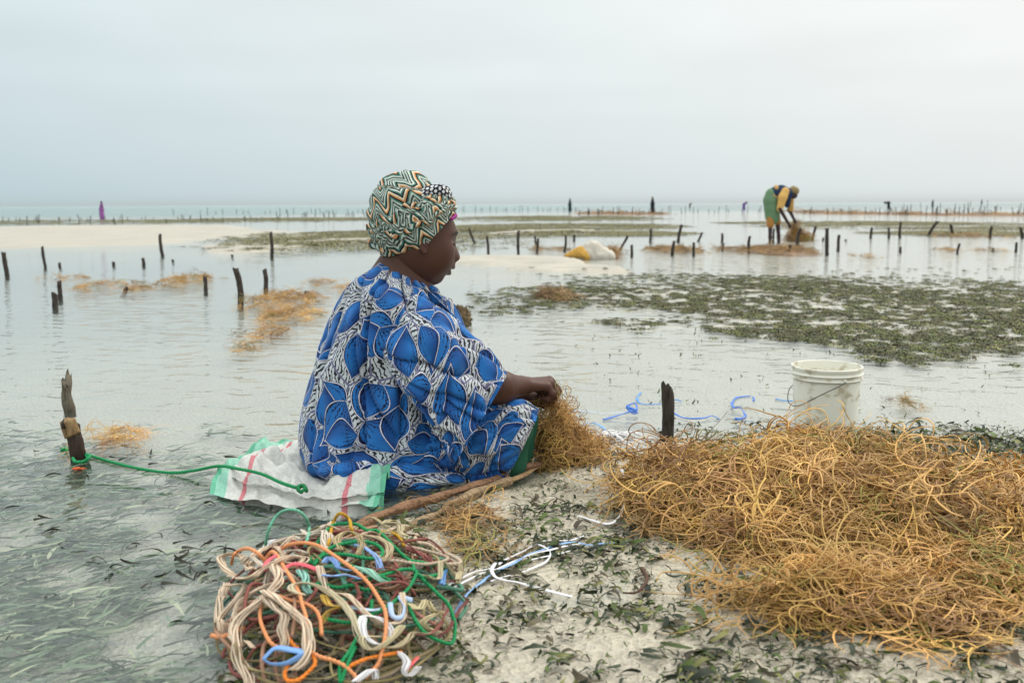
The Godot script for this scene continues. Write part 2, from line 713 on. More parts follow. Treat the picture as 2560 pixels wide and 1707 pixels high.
	for k in 700:
		var z := -r.randf_range(3.1, 6.5)
		var x := r.randf_range(0.35, 3.2)
		if r.randf() > 0.35 + n_clump.get_noise_2d(x * 0.6, z * 0.6) + 0.8 * in_blob(Vector4(0.9, -3.6, 0.5, 0.35), x, z, 0.5):
			continue
		var l := r.randf_range(0.012, 0.035)
		where4.append(Transform3D((Basis(Vector3.UP, r.randf() * TAU) * Basis(Vector3.BACK, r.randfn(0.3, 0.5))).scaled_local(Vector3(l, l, l)), Vector3(x, 0.003, z)))
		tint4.append(grass_color(r))
	scatter("drifting_seagrass", kinds[1], M.leaf, where4, tint4)


# ---------------------------------------------------------------- materials

func plain(col: Color, rough: float, spec := 0.5) -> StandardMaterial3D:
	var m := StandardMaterial3D.new()
	m.albedo_color = col.linear_to_srgb()
	m.roughness = rough
	m.metallic_specular = spec
	m.cull_mode = BaseMaterial3D.CULL_DISABLED
	return m


func tinted(rough: float, spec := 0.5) -> StandardMaterial3D:
	var m := plain(Color.WHITE, rough, spec)
	m.vertex_color_use_as_albedo = true
	return m


func grey_image(size: int, f: Callable) -> ImageTexture:
	var im := Image.create(size, size, false, Image.FORMAT_RF)
	for y in size:
		for x in size:
			var v: float = f.call(float(x) / size, float(y) / size)
			im.set_pixel(x, y, Color(v, v, v))
	return ImageTexture.create_from_image(im)


func color_image(size: int, f: Callable) -> ImageTexture:
	var im := Image.create(size, size, false, Image.FORMAT_RGB8)
	for y in size:
		for x in size:
			im.set_pixel(x, y, f.call(float(x) / size, float(y) / size))
	return ImageTexture.create_from_image(im)


func seamless(s: int, freq: float, size: int, octaves := 4) -> Image:
	return noise(s, freq, octaves).get_seamless_image(size, size)


func ripple_image() -> ImageTexture:
	var r := dice(5)
	var size := 512
	var waves := []
	for k in 22:
		var a := PI * 0.5 + 0.16 + r.randfn(0.0, 0.34)
		var l := r.randf_range(6.0, 27.0)
		var kx := roundi(cos(a) * l)
		var ky := roundi(sin(a) * l)
		waves.append([kx * TAU, ky * TAU, r.randf() * TAU, 1.0 / pow(l, 0.9)])
	for k in 16:
		var a := r.randf() * TAU
		var l := r.randf_range(18.0, 48.0)
		waves.append([roundi(cos(a) * l) * TAU, roundi(sin(a) * l) * TAU, r.randf() * TAU, 0.35 / l])
	var warp := seamless(31, 0.012, size, 2)
	var im := Image.create(size, size, false, Image.FORMAT_RF)
	for y in size:
		for x in size:
			var u := float(x) / size
			var v := float(y) / size
			var w := (warp.get_pixel(x, y).r - 0.5) * 0.12
			var h := 0.0
			for q in waves:
				h += q[3] * sin(q[0] * (u + w) + q[1] * (v + w * 0.7) + q[2])
			var calm := 0.45 + 0.55 * warp.get_pixel((x + 200) % size, (y + 77) % size).r
			h = 0.5 + h * 0.55 * calm
			im.set_pixel(x, y, Color(h, h, h))
	return ImageTexture.create_from_image(im)


func zebra(u: float, v: float, a: float, n: FastNoiseLite) -> float:
	# wavy ink lines across a band that runs along the angle a
	var w := n.get_noise_2d(u * 110.0, v * 110.0) * 0.007
	var q := u * cos(a) + v * sin(a) + w
	var wob := n.get_noise_2d(u * 300.0 + 50.0, v * 300.0) * 0.5
	return sin(q * TAU / 0.0118 + wob * 2.2)


# the printed cotton of the tunic: overlapping blue petals on hatched bands; one repeat is 0.6 m
func petal_image() -> ImageTexture:
	var r := dice(8)
	var size := 700
	var rep := 0.6
	var n := noise(41, 0.35, 2)
	var petals := []
	var seeds := []
	var cols := 5
	var rows := 6
	for y in rows:
		for x in cols:
			var at := Vector2((x + 0.5 * (y % 2) + r.randf_range(0.1, 0.5)) / cols, (y + r.randf_range(0.1, 0.6)) / rows) * rep
			var a := r.randf() * TAU
			seeds.append([at, a + 1.2 + r.randf_range(-0.4, 0.4)])
			var lead := r.randf_range(0.108, 0.140)
			var dir := Vector2(cos(a), sin(a))
			at -= dir * lead * 0.45
			var bend := r.randf_range(1.5, 4.5) * (1.0 if r.randf() < 0.5 else -1.0)
			petals.append([at, a, lead, lead * r.randf_range(0.34, 0.44), bend])
			if r.randf() < 0.8:
				var side := signf(bend)
				petals.append([at + dir * lead * 0.12, a + side * r.randf_range(0.5, 0.8), lead * r.randf_range(0.8, 1.05), lead * r.randf_range(0.30, 0.40), -bend * 0.8])
	# which petals may touch each coarse cell
	var g := 14
	var near := []
	for k in g * g:
		near.append([])
	for k in petals.size():
		var p: Array = petals[k]
		for gy in g:
			for gx in g:
				var cpos := Vector2(gx + 0.5, gy + 0.5) / g * rep
				var d: Vector2 = cpos - p[0]
				d -= (d / rep).round() * rep
				if d.length() < p[2] * 1.08 + 0.035:
					near[gy * g + gx].append(k)
	var im := Image.create(size, size, false, Image.FORMAT_RGB8)
	for y in size:
		for x in size:
			var pos := Vector2(x + 0.5, y + 0.5) / size * rep
			var best := 9.0
			var second := 9.0
			var dir := 0.0
			for s in seeds:
				var d: Vector2 = pos - s[0]
				d -= (d / rep).round() * rep
				var l := d.length() + n.get_noise_2d(pos.x * 60.0, pos.y * 60.0) * 0.01
				if l < best:
					second = best
					best = l
					dir = s[1]
				elif l < second:
					second = l
			var z := zebra(pos.x, pos.y, dir, n)
			var col := Color(0.77, 0.79, 0.80) if z > -0.40 else Color(0.12, 0.12, 0.15)
			if second - best < 0.0045:
				col = Color(0.55, 0.53, 0.66) if second - best > 0.0012 else Color(0.12, 0.12, 0.18)
			var cell: Array = near[int(pos.y / rep * g) % g * g + int(pos.x / rep * g) % g]
			for j in range(cell.size() - 1, -1, -1):
				var p: Array = petals[cell[j]]
				var d: Vector2 = pos - p[0]
				d -= (d / rep).round() * rep
				d = d.rotated(-p[1])
				var t: float = d.x / p[2]
				if t < 0.0 or t > 1.06:
					continue
				var across: float = d.y - p[4] * d.x * (p[2] - d.x) * 0.9
				var half: float = p[3] * pow(sin(PI * minf(1.0, pow(t, 1.35) * 0.97)), 0.9)
				var edge: float = minf(half - absf(across), (p[2] * 1.03 - d.x) * 0.9)
				if edge < -0.0012:
					continue
				if edge < 0.0:
					col = Color(0.07, 0.07, 0.12)
				elif edge < 0.0026:
					col = Color(0.86, 0.85, 0.90)
				elif edge < 0.0035:
					col = Color(0.05, 0.07, 0.16)
				else:
					var q := across / maxf(half, 0.004)
					var strand := sin(q * 23.0 + n.get_noise_2d(d.x * 420.0, across * 300.0 + j * 31.0) * 2.4)
					var reach := smoothstep(0.45, 0.95, absf(q)) * 0.55 + smoothstep(0.55, 0.98, t) * 0.5 + smoothstep(0.35, 0.05, t) * 0.55
					reach += 0.25 * n.get_noise_2d(d.x * 130.0 + 9.0, across * 130.0)
					col = Color(0.12, 0.41, 0.68).lerp(Color(0.035, 0.22, 0.46), clampf(0.35 + q * 0.75 * signf(p[4]) + (0.4 - t) * 0.5, 0.0, 1.0))
					if strand > 1.10 - reach * 1.3:
						col = Color(0.035, 0.07, 0.20)
				break
			im.set_pixel(x, y, col)
	return ImageTexture.create_from_image(im)


# the head cloth: nested zigzags with a netted border; one repeat is 0.16 m
func zigzag_image() -> ImageTexture:
	var size := 384
	var ink := [Color(0.11, 0.13, 0.14), Color(0.26, 0.45, 0.40), Color(0.80, 0.82, 0.78), Color(0.16, 0.21, 0.21), Color(0.68, 0.72, 0.68), Color(0.20, 0.30, 0.28), Color(0.68, 0.72, 0.68), Color(0.17, 0.24, 0.23), Color(0.70, 0.73, 0.69), Color(0.30, 0.47, 0.42), Color(0.10, 0.11, 0.12), Color(0.74, 0.52, 0.33), Color(0.84, 0.79, 0.69)]
	return color_image(size, func(u: float, v: float) -> Color:
		var fold := absf(fposmod(u * 3.0, 1.0) - 0.5) * 2.0
		var q := fposmod(v * 2.0 + fold * 0.52, 1.0)
		if fposmod(v * 0.5 + 0.08, 1.0) < 0.04:
			return Color(0.80, 0.81, 0.80) if (int(u * 60.0) + int(v * 60.0)) % 2 == 0 else Color(0.09, 0.10, 0.17)
		return ink[int(q * ink.size()) % ink.size()])


func make_materials() -> void:
	var grain := seamless(3, 0.06, 512, 5)
	var speck := seamless(4, 0.25, 512, 2)
	var sand := color_image(512, func(u: float, v: float) -> Color:
		var a := grain.get_pixel(int(u * 512), int(v * 512)).r
		var b := speck.get_pixel(int(u * 512), int(v * 512)).r
		var k := 0.86 + 0.22 * (a - 0.5) + 0.10 * (b - 0.5)
		if b > 0.86:
			k *= 0.72
		return Color(k, k * 0.995, k * 0.98))
	var m := tinted(0.42, 0.5)
	m.albedo_texture = sand
	m.uv1_triplanar = true
	m.uv1_world_triplanar = true
	m.uv1_scale = Vector3.ONE * 1.7
	m.heightmap_enabled = true
	m.heightmap_texture = ImageTexture.create_from_image(grain)
	m.heightmap_scale = 0.9
	M.sand = m

	var w := StandardMaterial3D.new()
	w.albedo_color = Color(0.62, 0.72, 0.66, 0.05)
	w.transparency = BaseMaterial3D.TRANSPARENCY_ALPHA
	w.roughness = 0.03
	w.metallic_specular = 0.43
	w.cull_mode = BaseMaterial3D.CULL_DISABLED
	w.heightmap_enabled = true
	w.heightmap_texture = ripple_image()
	w.heightmap_scale = 0.95
	w.uv1_triplanar = true
	w.uv1_world_triplanar = true
	w.uv1_scale = Vector3.ONE * 0.5
	M.water = w
	var sea := w.duplicate()
	sea.albedo_color = Color(0.57, 0.67, 0.665, 0.34)
	sea.roughness = 0.12
	sea.heightmap_scale = 9.0
	M.sea = sea

	M.leaf = tinted(0.6, 0.3)
	M.weed = tinted(0.5, 0.4)
	M.rope = tinted(0.7, 0.35)
	M.plastic = tinted(0.35, 0.5)
	var bark := seamless(9, 0.02, 256, 5)
	var b := tinted(0.75, 0.35)
	b.heightmap_enabled = true
	b.heightmap_texture = ImageTexture.create_from_image(bark)
	b.heightmap_scale = 0.9
	b.uv1_triplanar = true
	b.uv1_world_triplanar = true
	b.uv1_scale = Vector3(9, 2.2, 9)
	b.albedo_texture = color_image(256, func(u: float, v: float) -> Color:
		var k := 0.5 + 0.9 * bark.get_pixel(int(u * 256), int(v * 256)).r
		return Color(minf(k, 1.0), minf(k * 0.97, 1.0), minf(k * 0.94, 1.0)))
	M.bark = b
	var drift := b.duplicate()
	drift.uv1_scale = Vector3(3, 14, 14)
	M.drift = drift

	var cot := plain(Color.WHITE, 0.72, 0.35)
	cot.albedo_texture = petal_image()
	cot.rim_enabled = true
	cot.rim = 0.25
	cot.heightmap_enabled = true
	cot.heightmap_texture = ImageTexture.create_from_image(seamless(17, 0.012, 256, 3))
	cot.heightmap_scale = 1.6
	cot.uv1_scale = Vector3.ONE / 0.6
	M.cotton = cot
	var zig := plain(Color.WHITE, 0.8, 0.3)
	zig.albedo_texture = zigzag_image()
	zig.uv1_scale = Vector3.ONE / 0.19
	M.zigzag = zig
	var net := zig.duplicate()
	net.albedo_texture = color_image(128, func(u: float, v: float) -> Color:
		return Color(0.82, 0.83, 0.82) if Vector2(fposmod(u * 16.0 + 0.5 * floorf(v * 20.0), 1.0) - 0.5, fposmod(v * 20.0, 1.0) - 0.5).length() < 0.38 else Color(0.08, 0.09, 0.16))
	M.net = net
	M.skin = tinted(0.5, 0.36)
	M.fabric = tinted(0.8, 0.3)

	var weave := color_image(512, func(u: float, v: float) -> Color:
		var c := Color(0.84, 0.84, 0.82)
		var e := minf(u, 1.0 - u)
		if e < 0.105 or v < 0.03:
			c = Color(0.56, 0.80, 0.71) if e > 0.03 else Color(0.36, 0.71, 0.57)
		elif e > 0.20 and e < 0.228:
			c = Color(0.80, 0.30, 0.36) if (int(u * 170) + int(v * 170)) % 2 == 0 else Color(0.84, 0.62, 0.63)
		var k := 0.95 + 0.05 * float((int(u * 128) + int(v * 128)) % 2)
		var d := 1.0 - 0.14 * grain.get_pixel(int(u * 511), int(v * 511)).r
		return Color(c.r * k * d, c.g * k * d, c.b * k * d * 0.985))
	var sk := plain(Color.WHITE, 0.55, 0.5)
	sk.albedo_texture = weave
	sk.backlight_enabled = true
	sk.backlight = Color(0.3, 0.3, 0.3)
	M.sack = sk

	var stain := seamless(23, 0.016, 256, 5)
	var bk := plain(Color.WHITE, 0.42, 0.5)
	bk.albedo_texture = color_image(256, func(u: float, v: float) -> Color:
		var a := stain.get_pixel(int(u * 255), int(v * 255)).r
		var k := smoothstep(0.52, 0.9, a)
		return Color(0.885, 0.875, 0.82).lerp(Color(0.66, 0.61, 0.50), k * 0.75))
	bk.uv1_scale = Vector3(2.0, 3.0, 1.0)
	M.bucket = bk
	M.wire = plain(Color(0.03, 0.03, 0.032), 0.5)


# ---------------------------------------------------------------- stakes

func stake_mesh(height: float, radius: float, lean: float, seed_: int, sides := 9, from := -0.12, low := Color(0.05, 0.042, 0.036), high := Color(0.06, 0.05, 0.042), ragged := 0.35) -> ArrayMesh:
	var r := dice(seed_)
	var n := noise(seed_, 2.0, 2)
	var s := Shape.new()
	var rows := 14
	var side := r.randf_range(-0.06, 0.06)
	var deep := r.randf_range(-0.08, 0.08)
	for k in rows + 1:
		var t := float(k) / rows
		var y := lerpf(from, height, t)
		var f := y / height
		var mid := Vector3(lean * f + side * height * sin(f * PI), y, deep * height * sin(f * 2.4))
		for j in sides:
			var a := TAU * j / sides
			var q := radius * (1.06 - 0.16 * t) * (1.0 + 0.28 * n.get_noise_3d(cos(a) * 0.7, y / radius * 0.12, sin(a) * 0.7))
			var top := 0.0
			if k == rows:
				top = (n.get_noise_2d(a * 1.3, 8.0)) * radius * 2.0 * ragged + cos(a + seed_) * radius * ragged
			var col := low.lerp(high, smoothstep(0.1, 0.9, t + 0.25 * n.get_noise_2d(a, t * 3.0)))
			s.put(mid + Vector3(cos(a) * q, top, sin(a) * q), col)
	for k in rows:
		for j in sides:
			var j2 := (j + 1) % sides
			var a := k * sides
			s.quad(a + j, a + j2, a + sides + j2, a + sides + j)
	var mid2 := s.put(Vector3(lean, height - radius * 0.15, 0), high * 1.2)
	for j in sides:
		s.tri(mid2, rows * sides + j, rows * sides + (j + 1) % sides)
	return s.done()


var stake_no := 0


func stake(x: float, z: float, height: float, lean: float, radius: float, label: String, group := "stakes standing in the shallows") -> void:
	stake_no += 1
	single("wooden_stake", stake_mesh(height, radius, lean, 300 + stake_no), M.bark, label, "stake", Vector3(x, minf(0.0, ground(x, z)), z), group)


func make_stakes() -> void:
	# near the viewer
	var a := Vector3(-1.7477, 0, -3.85)
	single("wooden_stake", stake_mesh(0.115, 0.0205, -0.002, 71, 16, -0.025, Color(0.10, 0.085, 0.065), Color(0.17, 0.15, 0.11), 1.1), M.bark, "grey weathered stake with broken mossy top behind the roped stake", "stake", a)
	var b := thing("wooden_stake", "bent stake with peeled tan top, green rope tied round its foot", "stake", Vector3(-1.3899, 0, -3.1104))
	part("bark", stake_mesh(0.095, 0.0265, -0.018, 72, 16, -0.12, Color(0.028, 0.02, 0.017), Color(0.05, 0.032, 0.024), 0.7), M.bark, b)
	var s := Shape.new()
	tube(s, spline([Vector3(-0.016, 0.075, 0), Vector3(-0.024, 0.098, 0), Vector3(-0.030, 0.124, 0.0)], 0.01), 0.0265, 0.0245, 14, Color(0.30, 0.20, 0.10))
	part("peeled_wood", s.done(), M.bark, b)
	s = Shape.new()
	tube(s, spline([Vector3(-0.038, 0.127, 0.004), Vector3(-0.034, 0.118, 0.0255), Vector3(-0.030, 0.104, 0.0275)], 0.01), 0.004, 0.006, 6, Color(0.03, 0.022, 0.018))
	part("bark_flake", s.done(), M.bark, b)
	single("wooden_stake", stake_mesh(0.205, 0.0225, 0.004, 73, 16, -0.12, Color(0.022, 0.02, 0.018), Color(0.06, 0.052, 0.042), 0.6), M.bark, "thick charred stake standing behind the seaweed heap near the bucket", "stake", Vector3(0.5046, 0, -3.2001))
	# the pool behind, seaward of the woman's back
	stake(-5.955, -11.759, 0.328, -0.032, 0.0283, "knobbly dark stake at the far edge of the pool, by the picture's left border")
	stake(-6.247, -13.352, 0.331, -0.030, 0.0204, "leaning stake at the waterline where dark weed lies on the sand")
	stake(-5.993, -13.240, 0.121, -0.015, 0.0203, "short dark stub in the pool below the leaning waterline stake")
	stake(-4.016, -8.825, 0.213, -0.005, 0.0212, "black stake with a clump of weed at its foot beside the tan stake")
	stake(-3.716, -8.046, 0.166, 0.008, 0.0246, "tan sunlit stake close beside the black weedy one")
	stake(-5.420, -13.576, 0.112, -0.011, 0.0237, "small dark stub in the middle of the pool, nearer the leaning waterline stake")
	stake(-3.726, -9.485, 0.091, 0.039, 0.0228, "squat brown stub leaning over a scrap of orange weed")
	stake(-5.042, -13.645, 0.155, -0.009, 0.0239, "short stub in the pool between two tall thin stakes")
	stake(-5.738, -16.426, 0.406, -0.036, 0.0287, "tall thin stake at the foot of the dry sand flat")
	stake(-4.909, -14.471, 0.088, -0.014, 0.0190, "tiny stub just below the tall thin stake of the sand flat")
	stake(-2.960, -9.590, 0.193, 0.001, 0.0210, "brown stake at the end of the long floating orange weed")
	stake(-4.444, -15.893, 0.097, -0.010, 0.0209, "tiny stub at the flat's edge left of the tallest pool stake")
	stake(-2.243, -8.155, 0.350, -0.021, 0.0267, "thickest round-topped stake of the pool beside the big orange weed clump")
	stake(-2.381, -9.558, 0.259, 0.006, 0.0230, "dark stake with pale foot behind the big orange weed clump")
	stake(-3.814, -15.836, 0.446, 0.003, 0.0277, "tall straight stake at the waterline nearest the woman's back")
	stake(-1.798, -8.713, 0.115, -0.004, 0.0229, "short stub in the big orange weed clump")
	stake(-1.680, -10.867, 0.062, -0.008, 0.0190, "stub half hidden behind the woman's shoulder")
	# the plot ahead of her
	stake(-0.752, -20.813, 0.343, -0.123, 0.0273, "slanting stake with reflection just ahead of the woman's face")
	stake(-0.399, -16.956, 0.302, -0.020, 0.0222, "upright thin stake second from the woman's face")
	stake(0.117, -16.751, 0.399, 0.001, 0.0256, "tall kinked stake between her face and the far white sack")
	stake(0.504, -20.662, 0.188, -0.018, 0.0226, "faint thin stake behind a small weed tuft")
	stake(0.419, -16.876, 0.256, 0.030, 0.0221, "thin stake standing in a small weed tuft left of the white sack")
	stake(0.904, -17.143, 0.297, 0.022, 0.0225, "thin stake at the tail of the yellow cloth")
	stake(1.383, -22.041, 0.162, 0.009, 0.0289, "short stake behind the crown of the white sack")
	stake(1.863, -17.372, 0.278, 0.156, 0.0266, "strongly slanting stake leaning on the white sack's seaweed end")
	stake(1.876, -15.585, 0.196, -0.002, 0.0239, "stub standing just past the white sack")
	stake(2.920, -21.081, 0.301, 0.014, 0.0277, "thin upright stake behind the first long weed row")
	stake(2.564, -15.931, 0.242, 0.030, 0.0279, "slightly bent stake in the first long weed row")
	stake(3.545, -21.250, 0.386, 0.067, 0.0325, "tall slanting stake behind the first long weed row")
	stake(2.881, -15.763, 0.226, 0.002, 0.0241, "straight stake at the end of the first long weed row")
	stake(3.997, -21.444, 0.213, 0.089, 0.0281, "slanting stake between the two weed rows")
	stake(4.396, -20.896, 0.217, 0.004, 0.0274, "short stake behind the gap of the weed rows")
	stake(3.696, -17.518, 0.144, 0.019, 0.0230, "stub at the start of the second weed row")
	stake(3.942, -16.528, 0.294, 0.006, 0.0253, "tall stake in the second weed row left of the bending person's reflection")
	stake(5.445, -20.765, 0.314, 0.008, 0.0227, "thin dark stick between the bending person's feet")
	stake(4.507, -16.175, 0.162, 0.009, 0.0248, "stub in the second weed row below the bending person's hands")
	stake(5.123, -17.891, 0.379, 0.057, 0.0313, "slanting stake in front of the hanging seaweed bunch")
	stake(6.588, -21.895, 0.322, 0.074, 0.0335, "slanting stake just beyond the hanging seaweed bunch")
	stake(6.668, -21.357, 0.093, -0.004, 0.0233, "tiny stub beyond the hanging seaweed bunch")
	stake(5.009, -15.840, 0.439, -0.010, 0.0312, "tallest upright stake of the plot, with a long dark reflection")
	stake(5.616, -17.151, 0.290, 0.011, 0.0263, "upright stake with reflection next to the tallest one")
	stake(7.114, -21.300, 0.055, 0.026, 0.0233, "bent scrap of a stake behind the tallest one")
	stake(8.303, -23.091, 0.250, 0.019, 0.0303, "first of three thin stakes in open water right of the tallest")
	stake(8.704, -23.035, 0.249, -0.012, 0.0302, "second of three thin stakes in open water right of the tallest")
	stake(8.941, -23.001, 0.378, 0.002, 0.0302, "third and tallest of three thin stakes in open water")
	stake(6.358, -16.290, 0.106, -0.005, 0.0214, "lone stub low in the water below the three thin stakes")
	stake(10.185, -24.430, 0.358, 0.215, 0.0427, "strongly slanting stake at the far weed bank")
	stake(10.897, -24.669, 0.267, -0.058, 0.0378, "stake leaning back beside orange scraps at the far bank")
	stake(7.180, -16.061, 0.167, 0.033, 0.0211, "slanting stub beside small orange scraps in open water")
	stake(10.892, -22.726, 0.275, 0.013, 0.0348, "stake in an orange scrap of weed towards the right border")
	stake(7.935, -16.437, 0.079, 0.002, 0.0180, "tiny stub beside a green scrap of weed")
	stake(8.296, -16.400, 0.171, 0.003, 0.0215, "lone upright stake near the right border")
	stake(11.575, -22.629, 0.265, -0.057, 0.0396, "thick leaning stake cut by the right border")
	# the far plots: rows of thin sticks, alike from here
	var r := dice(77)
	var kinds := []
	for k in 4:
		var o := single("wooden_stake", stake_mesh(0.5, 0.019, r.randf_range(-0.06, 0.06), 500 + k, 6), M.bark, "", "stake")
		kinds.append(o)
	var first := true
	var plots := [
		[Vector3(-29.5783, 0, -55.1909), Vector3(-13.4998, 0, -58.1746), 34, 0.30, "short stick in the far row along the dark weed band behind the sand flat", "sticks along the dark weed band"],
		[Vector3(-24.3303, 0, -47.7015), Vector3(-13.1989, 0, -49.4565), 14, 0.42, "stick on the near side of the dark weed band behind the sand flat", "sticks before the dark weed band"],
		[Vector3(-15.4288, 0, -66.5054), Vector3(-9.1645, 0, -76.9205), 26, 0.42, "stick in the pale far water left of the woman's head wrap", "sticks left of the head wrap"],
		[Vector3(-30.5376, 0, -93.3067), Vector3(-14.9326, 0, -109.4588), 22, 0.5, "faint stick in the farthest row left of the head wrap", "faint sticks left of the head wrap"],
		[Vector3(-6.1903, 0, -124.5894), Vector3(7.7407, 0, -114.8758), 24, 0.55, "faint stick in the far water past the woman's face", "faint sticks past the face"],
		[Vector3(4.9762, 0, -73.8306), Vector3(11.5723, 0, -77.2399), 30, 0.5, "stick in the far orange weed row between two standing figures", "sticks between the standing figures"],
		[Vector3(12.6198, 0, -84.2393), Vector3(22.2737, 0, -87.7263), 16, 0.5, "stick in the far row left of the bending person", "sticks left of the bending person"],
		[Vector3(20.9909, 0, -72.717), Vector3(26.852, 0, -69.9025), 24, 0.42, "stick in the far row just right of the bending person", "sticks right of the bending person"],
		[Vector3(23.6622, 0, -63.0126), Vector3(32.7478, 0, -61.584), 46, 0.5, "dark stick in the dense far row towards the right border", "dense far sticks"],
		[Vector3(36.4298, 0, -94.8719), Vector3(48.947, 0, -92.0985), 22, 0.75, "faint tall stick in the farthest row towards the right border", "faint farthest sticks"],
	]
	var at := 0
	for p in plots:
		for k in p[2]:
			var f: float = (k + r.randf_range(0.0, 1.0)) / p[2]
			var pos: Vector3 = p[0].lerp(p[1], f) + Vector3(r.randf_range(-0.4, 0.4), 0, r.randfn(0.0, 1.6))
			var o: MeshInstance3D
			if at < 4:
				o = kinds[at]
			else:
				o = kinds[at % 4].duplicate()
				o.name = numbered("wooden_stake")
				add_child(o, true)
			at += 1
			o.position = pos
			var h: float = p[3] / 0.5 * r.randf_range(0.35, 1.0)
			o.rotation = Vector3(r.randfn(0.0, 0.06), r.randf() * TAU, r.randfn(0.0, 0.06))
			o.scale = Vector3(1.0, h, 1.0) * (1.0 if -pos.z < 60.0 else 1.25)
			tag(o, p[4], "stake", p[5])


# ---------------------------------------------------------------- seaweed

func tuft(seed_: int, long: float, thick: float, branches: int) -> ArrayMesh:
	var r := dice(seed_)
	var s := Shape.new()
	var todo := []
	for k in 3:
		var a := r.randf_range(-0.8, 0.8)
		todo.append([Vector3(-long * 0.45, 0, 0) + Vector3(r.randf_range(-0.01, 0.01), r.randf_range(-0.004, 0.006), r.randf_range(-0.012, 0.012)), Vector3(cos(a), r.randf_range(0.15, 0.5), sin(a)).normalized(), long * r.randf_range(0.7, 1.0), thick, 0])
	var made := 0
	while todo.size() > 0 and made < branches:
		var t: Array = todo.pop_front()
		made += 1
		var pos: Vector3 = t[0]
		var dir: Vector3 = t[1]
		var l: float = t[2]
		var th: float = t[3]
		var axis := dir.cross(Vector3(r.randfn(0, 1), r.randfn(0, 0.5), r.randfn(0, 1))).normalized()
		var rate := 0.011 / r.randf_range(0.028, 0.11)
		var q := maxi(4, int(l / 0.011))
		var pts := PackedVector3Array()
		for k in q + 1:
			pts.append(pos)
			dir = dir.rotated(axis, rate)
			axis = (axis + Vector3(r.randfn(0, 0.10), r.randfn(0, 0.10), r.randfn(0, 0.10))).normalized()
			dir = (dir + Vector3(r.randfn(0, 0.05), r.randfn(-0.01 - pos.y * 0.8, 0.05), r.randfn(0, 0.05))).normalized()
			pos += dir * l / q
			if k > 0 and k < q and t[4] < 2 and r.randf() < (0.42 if t[4] == 0 else 0.26):
				var side := dir.cross(Vector3(r.randfn(0, 1), r.randfn(0, 1), r.randfn(0, 1)).normalized()).normalized()
				todo.append([pos, (dir * r.randf_range(0.4, 1.0) + side).normalized(), l * r.randf_range(0.4, 0.8), th * 0.88, t[4] + 1])
		var tone := r.randf_range(0.80, 1.18)
		tube(s, pts, th, th * 0.5, 6, Color(tone, tone * r.randf_range(0.94, 1.05), tone * r.randf_range(0.8, 1.1)))
	return s.done()


func dome(d: Array, x: float, z: float) -> float:
	var b: Vector4 = d[0]
	var q := ((x - b.x) / b.z) * ((x - b.x) / b.z) + ((z - b.y) / b.w) * ((z - b.y) / b.w)
	return d[1] * pow(maxf(0.0, 1.0 - q), 0.45)


func heap_at(domes: Array, x: float, z: float) -> float:
	var h := 0.0
	for d in domes:
		h = maxf(h, dome(d, x, z)) + minf(h, dome(d, x, z)) * 0.15
	return h


func weed_color(r: RandomNumberGenerator) -> Color:
	var q := r.randf()
	if q < 0.62:
		return Color(0.50, 0.29, 0.10) * r.randf_range(0.75, 1.2)
	if q < 0.80:
		return Color(0.56, 0.35, 0.105) * r.randf_range(0.8, 1.15)
	if q < 0.95:
		return Color(0.37, 0.195, 0.08) * r.randf_range(0.7, 1.1)
	return Color(0.28, 0.25, 0.05) * r.randf_range(0.7, 1.1)


var tufts := []


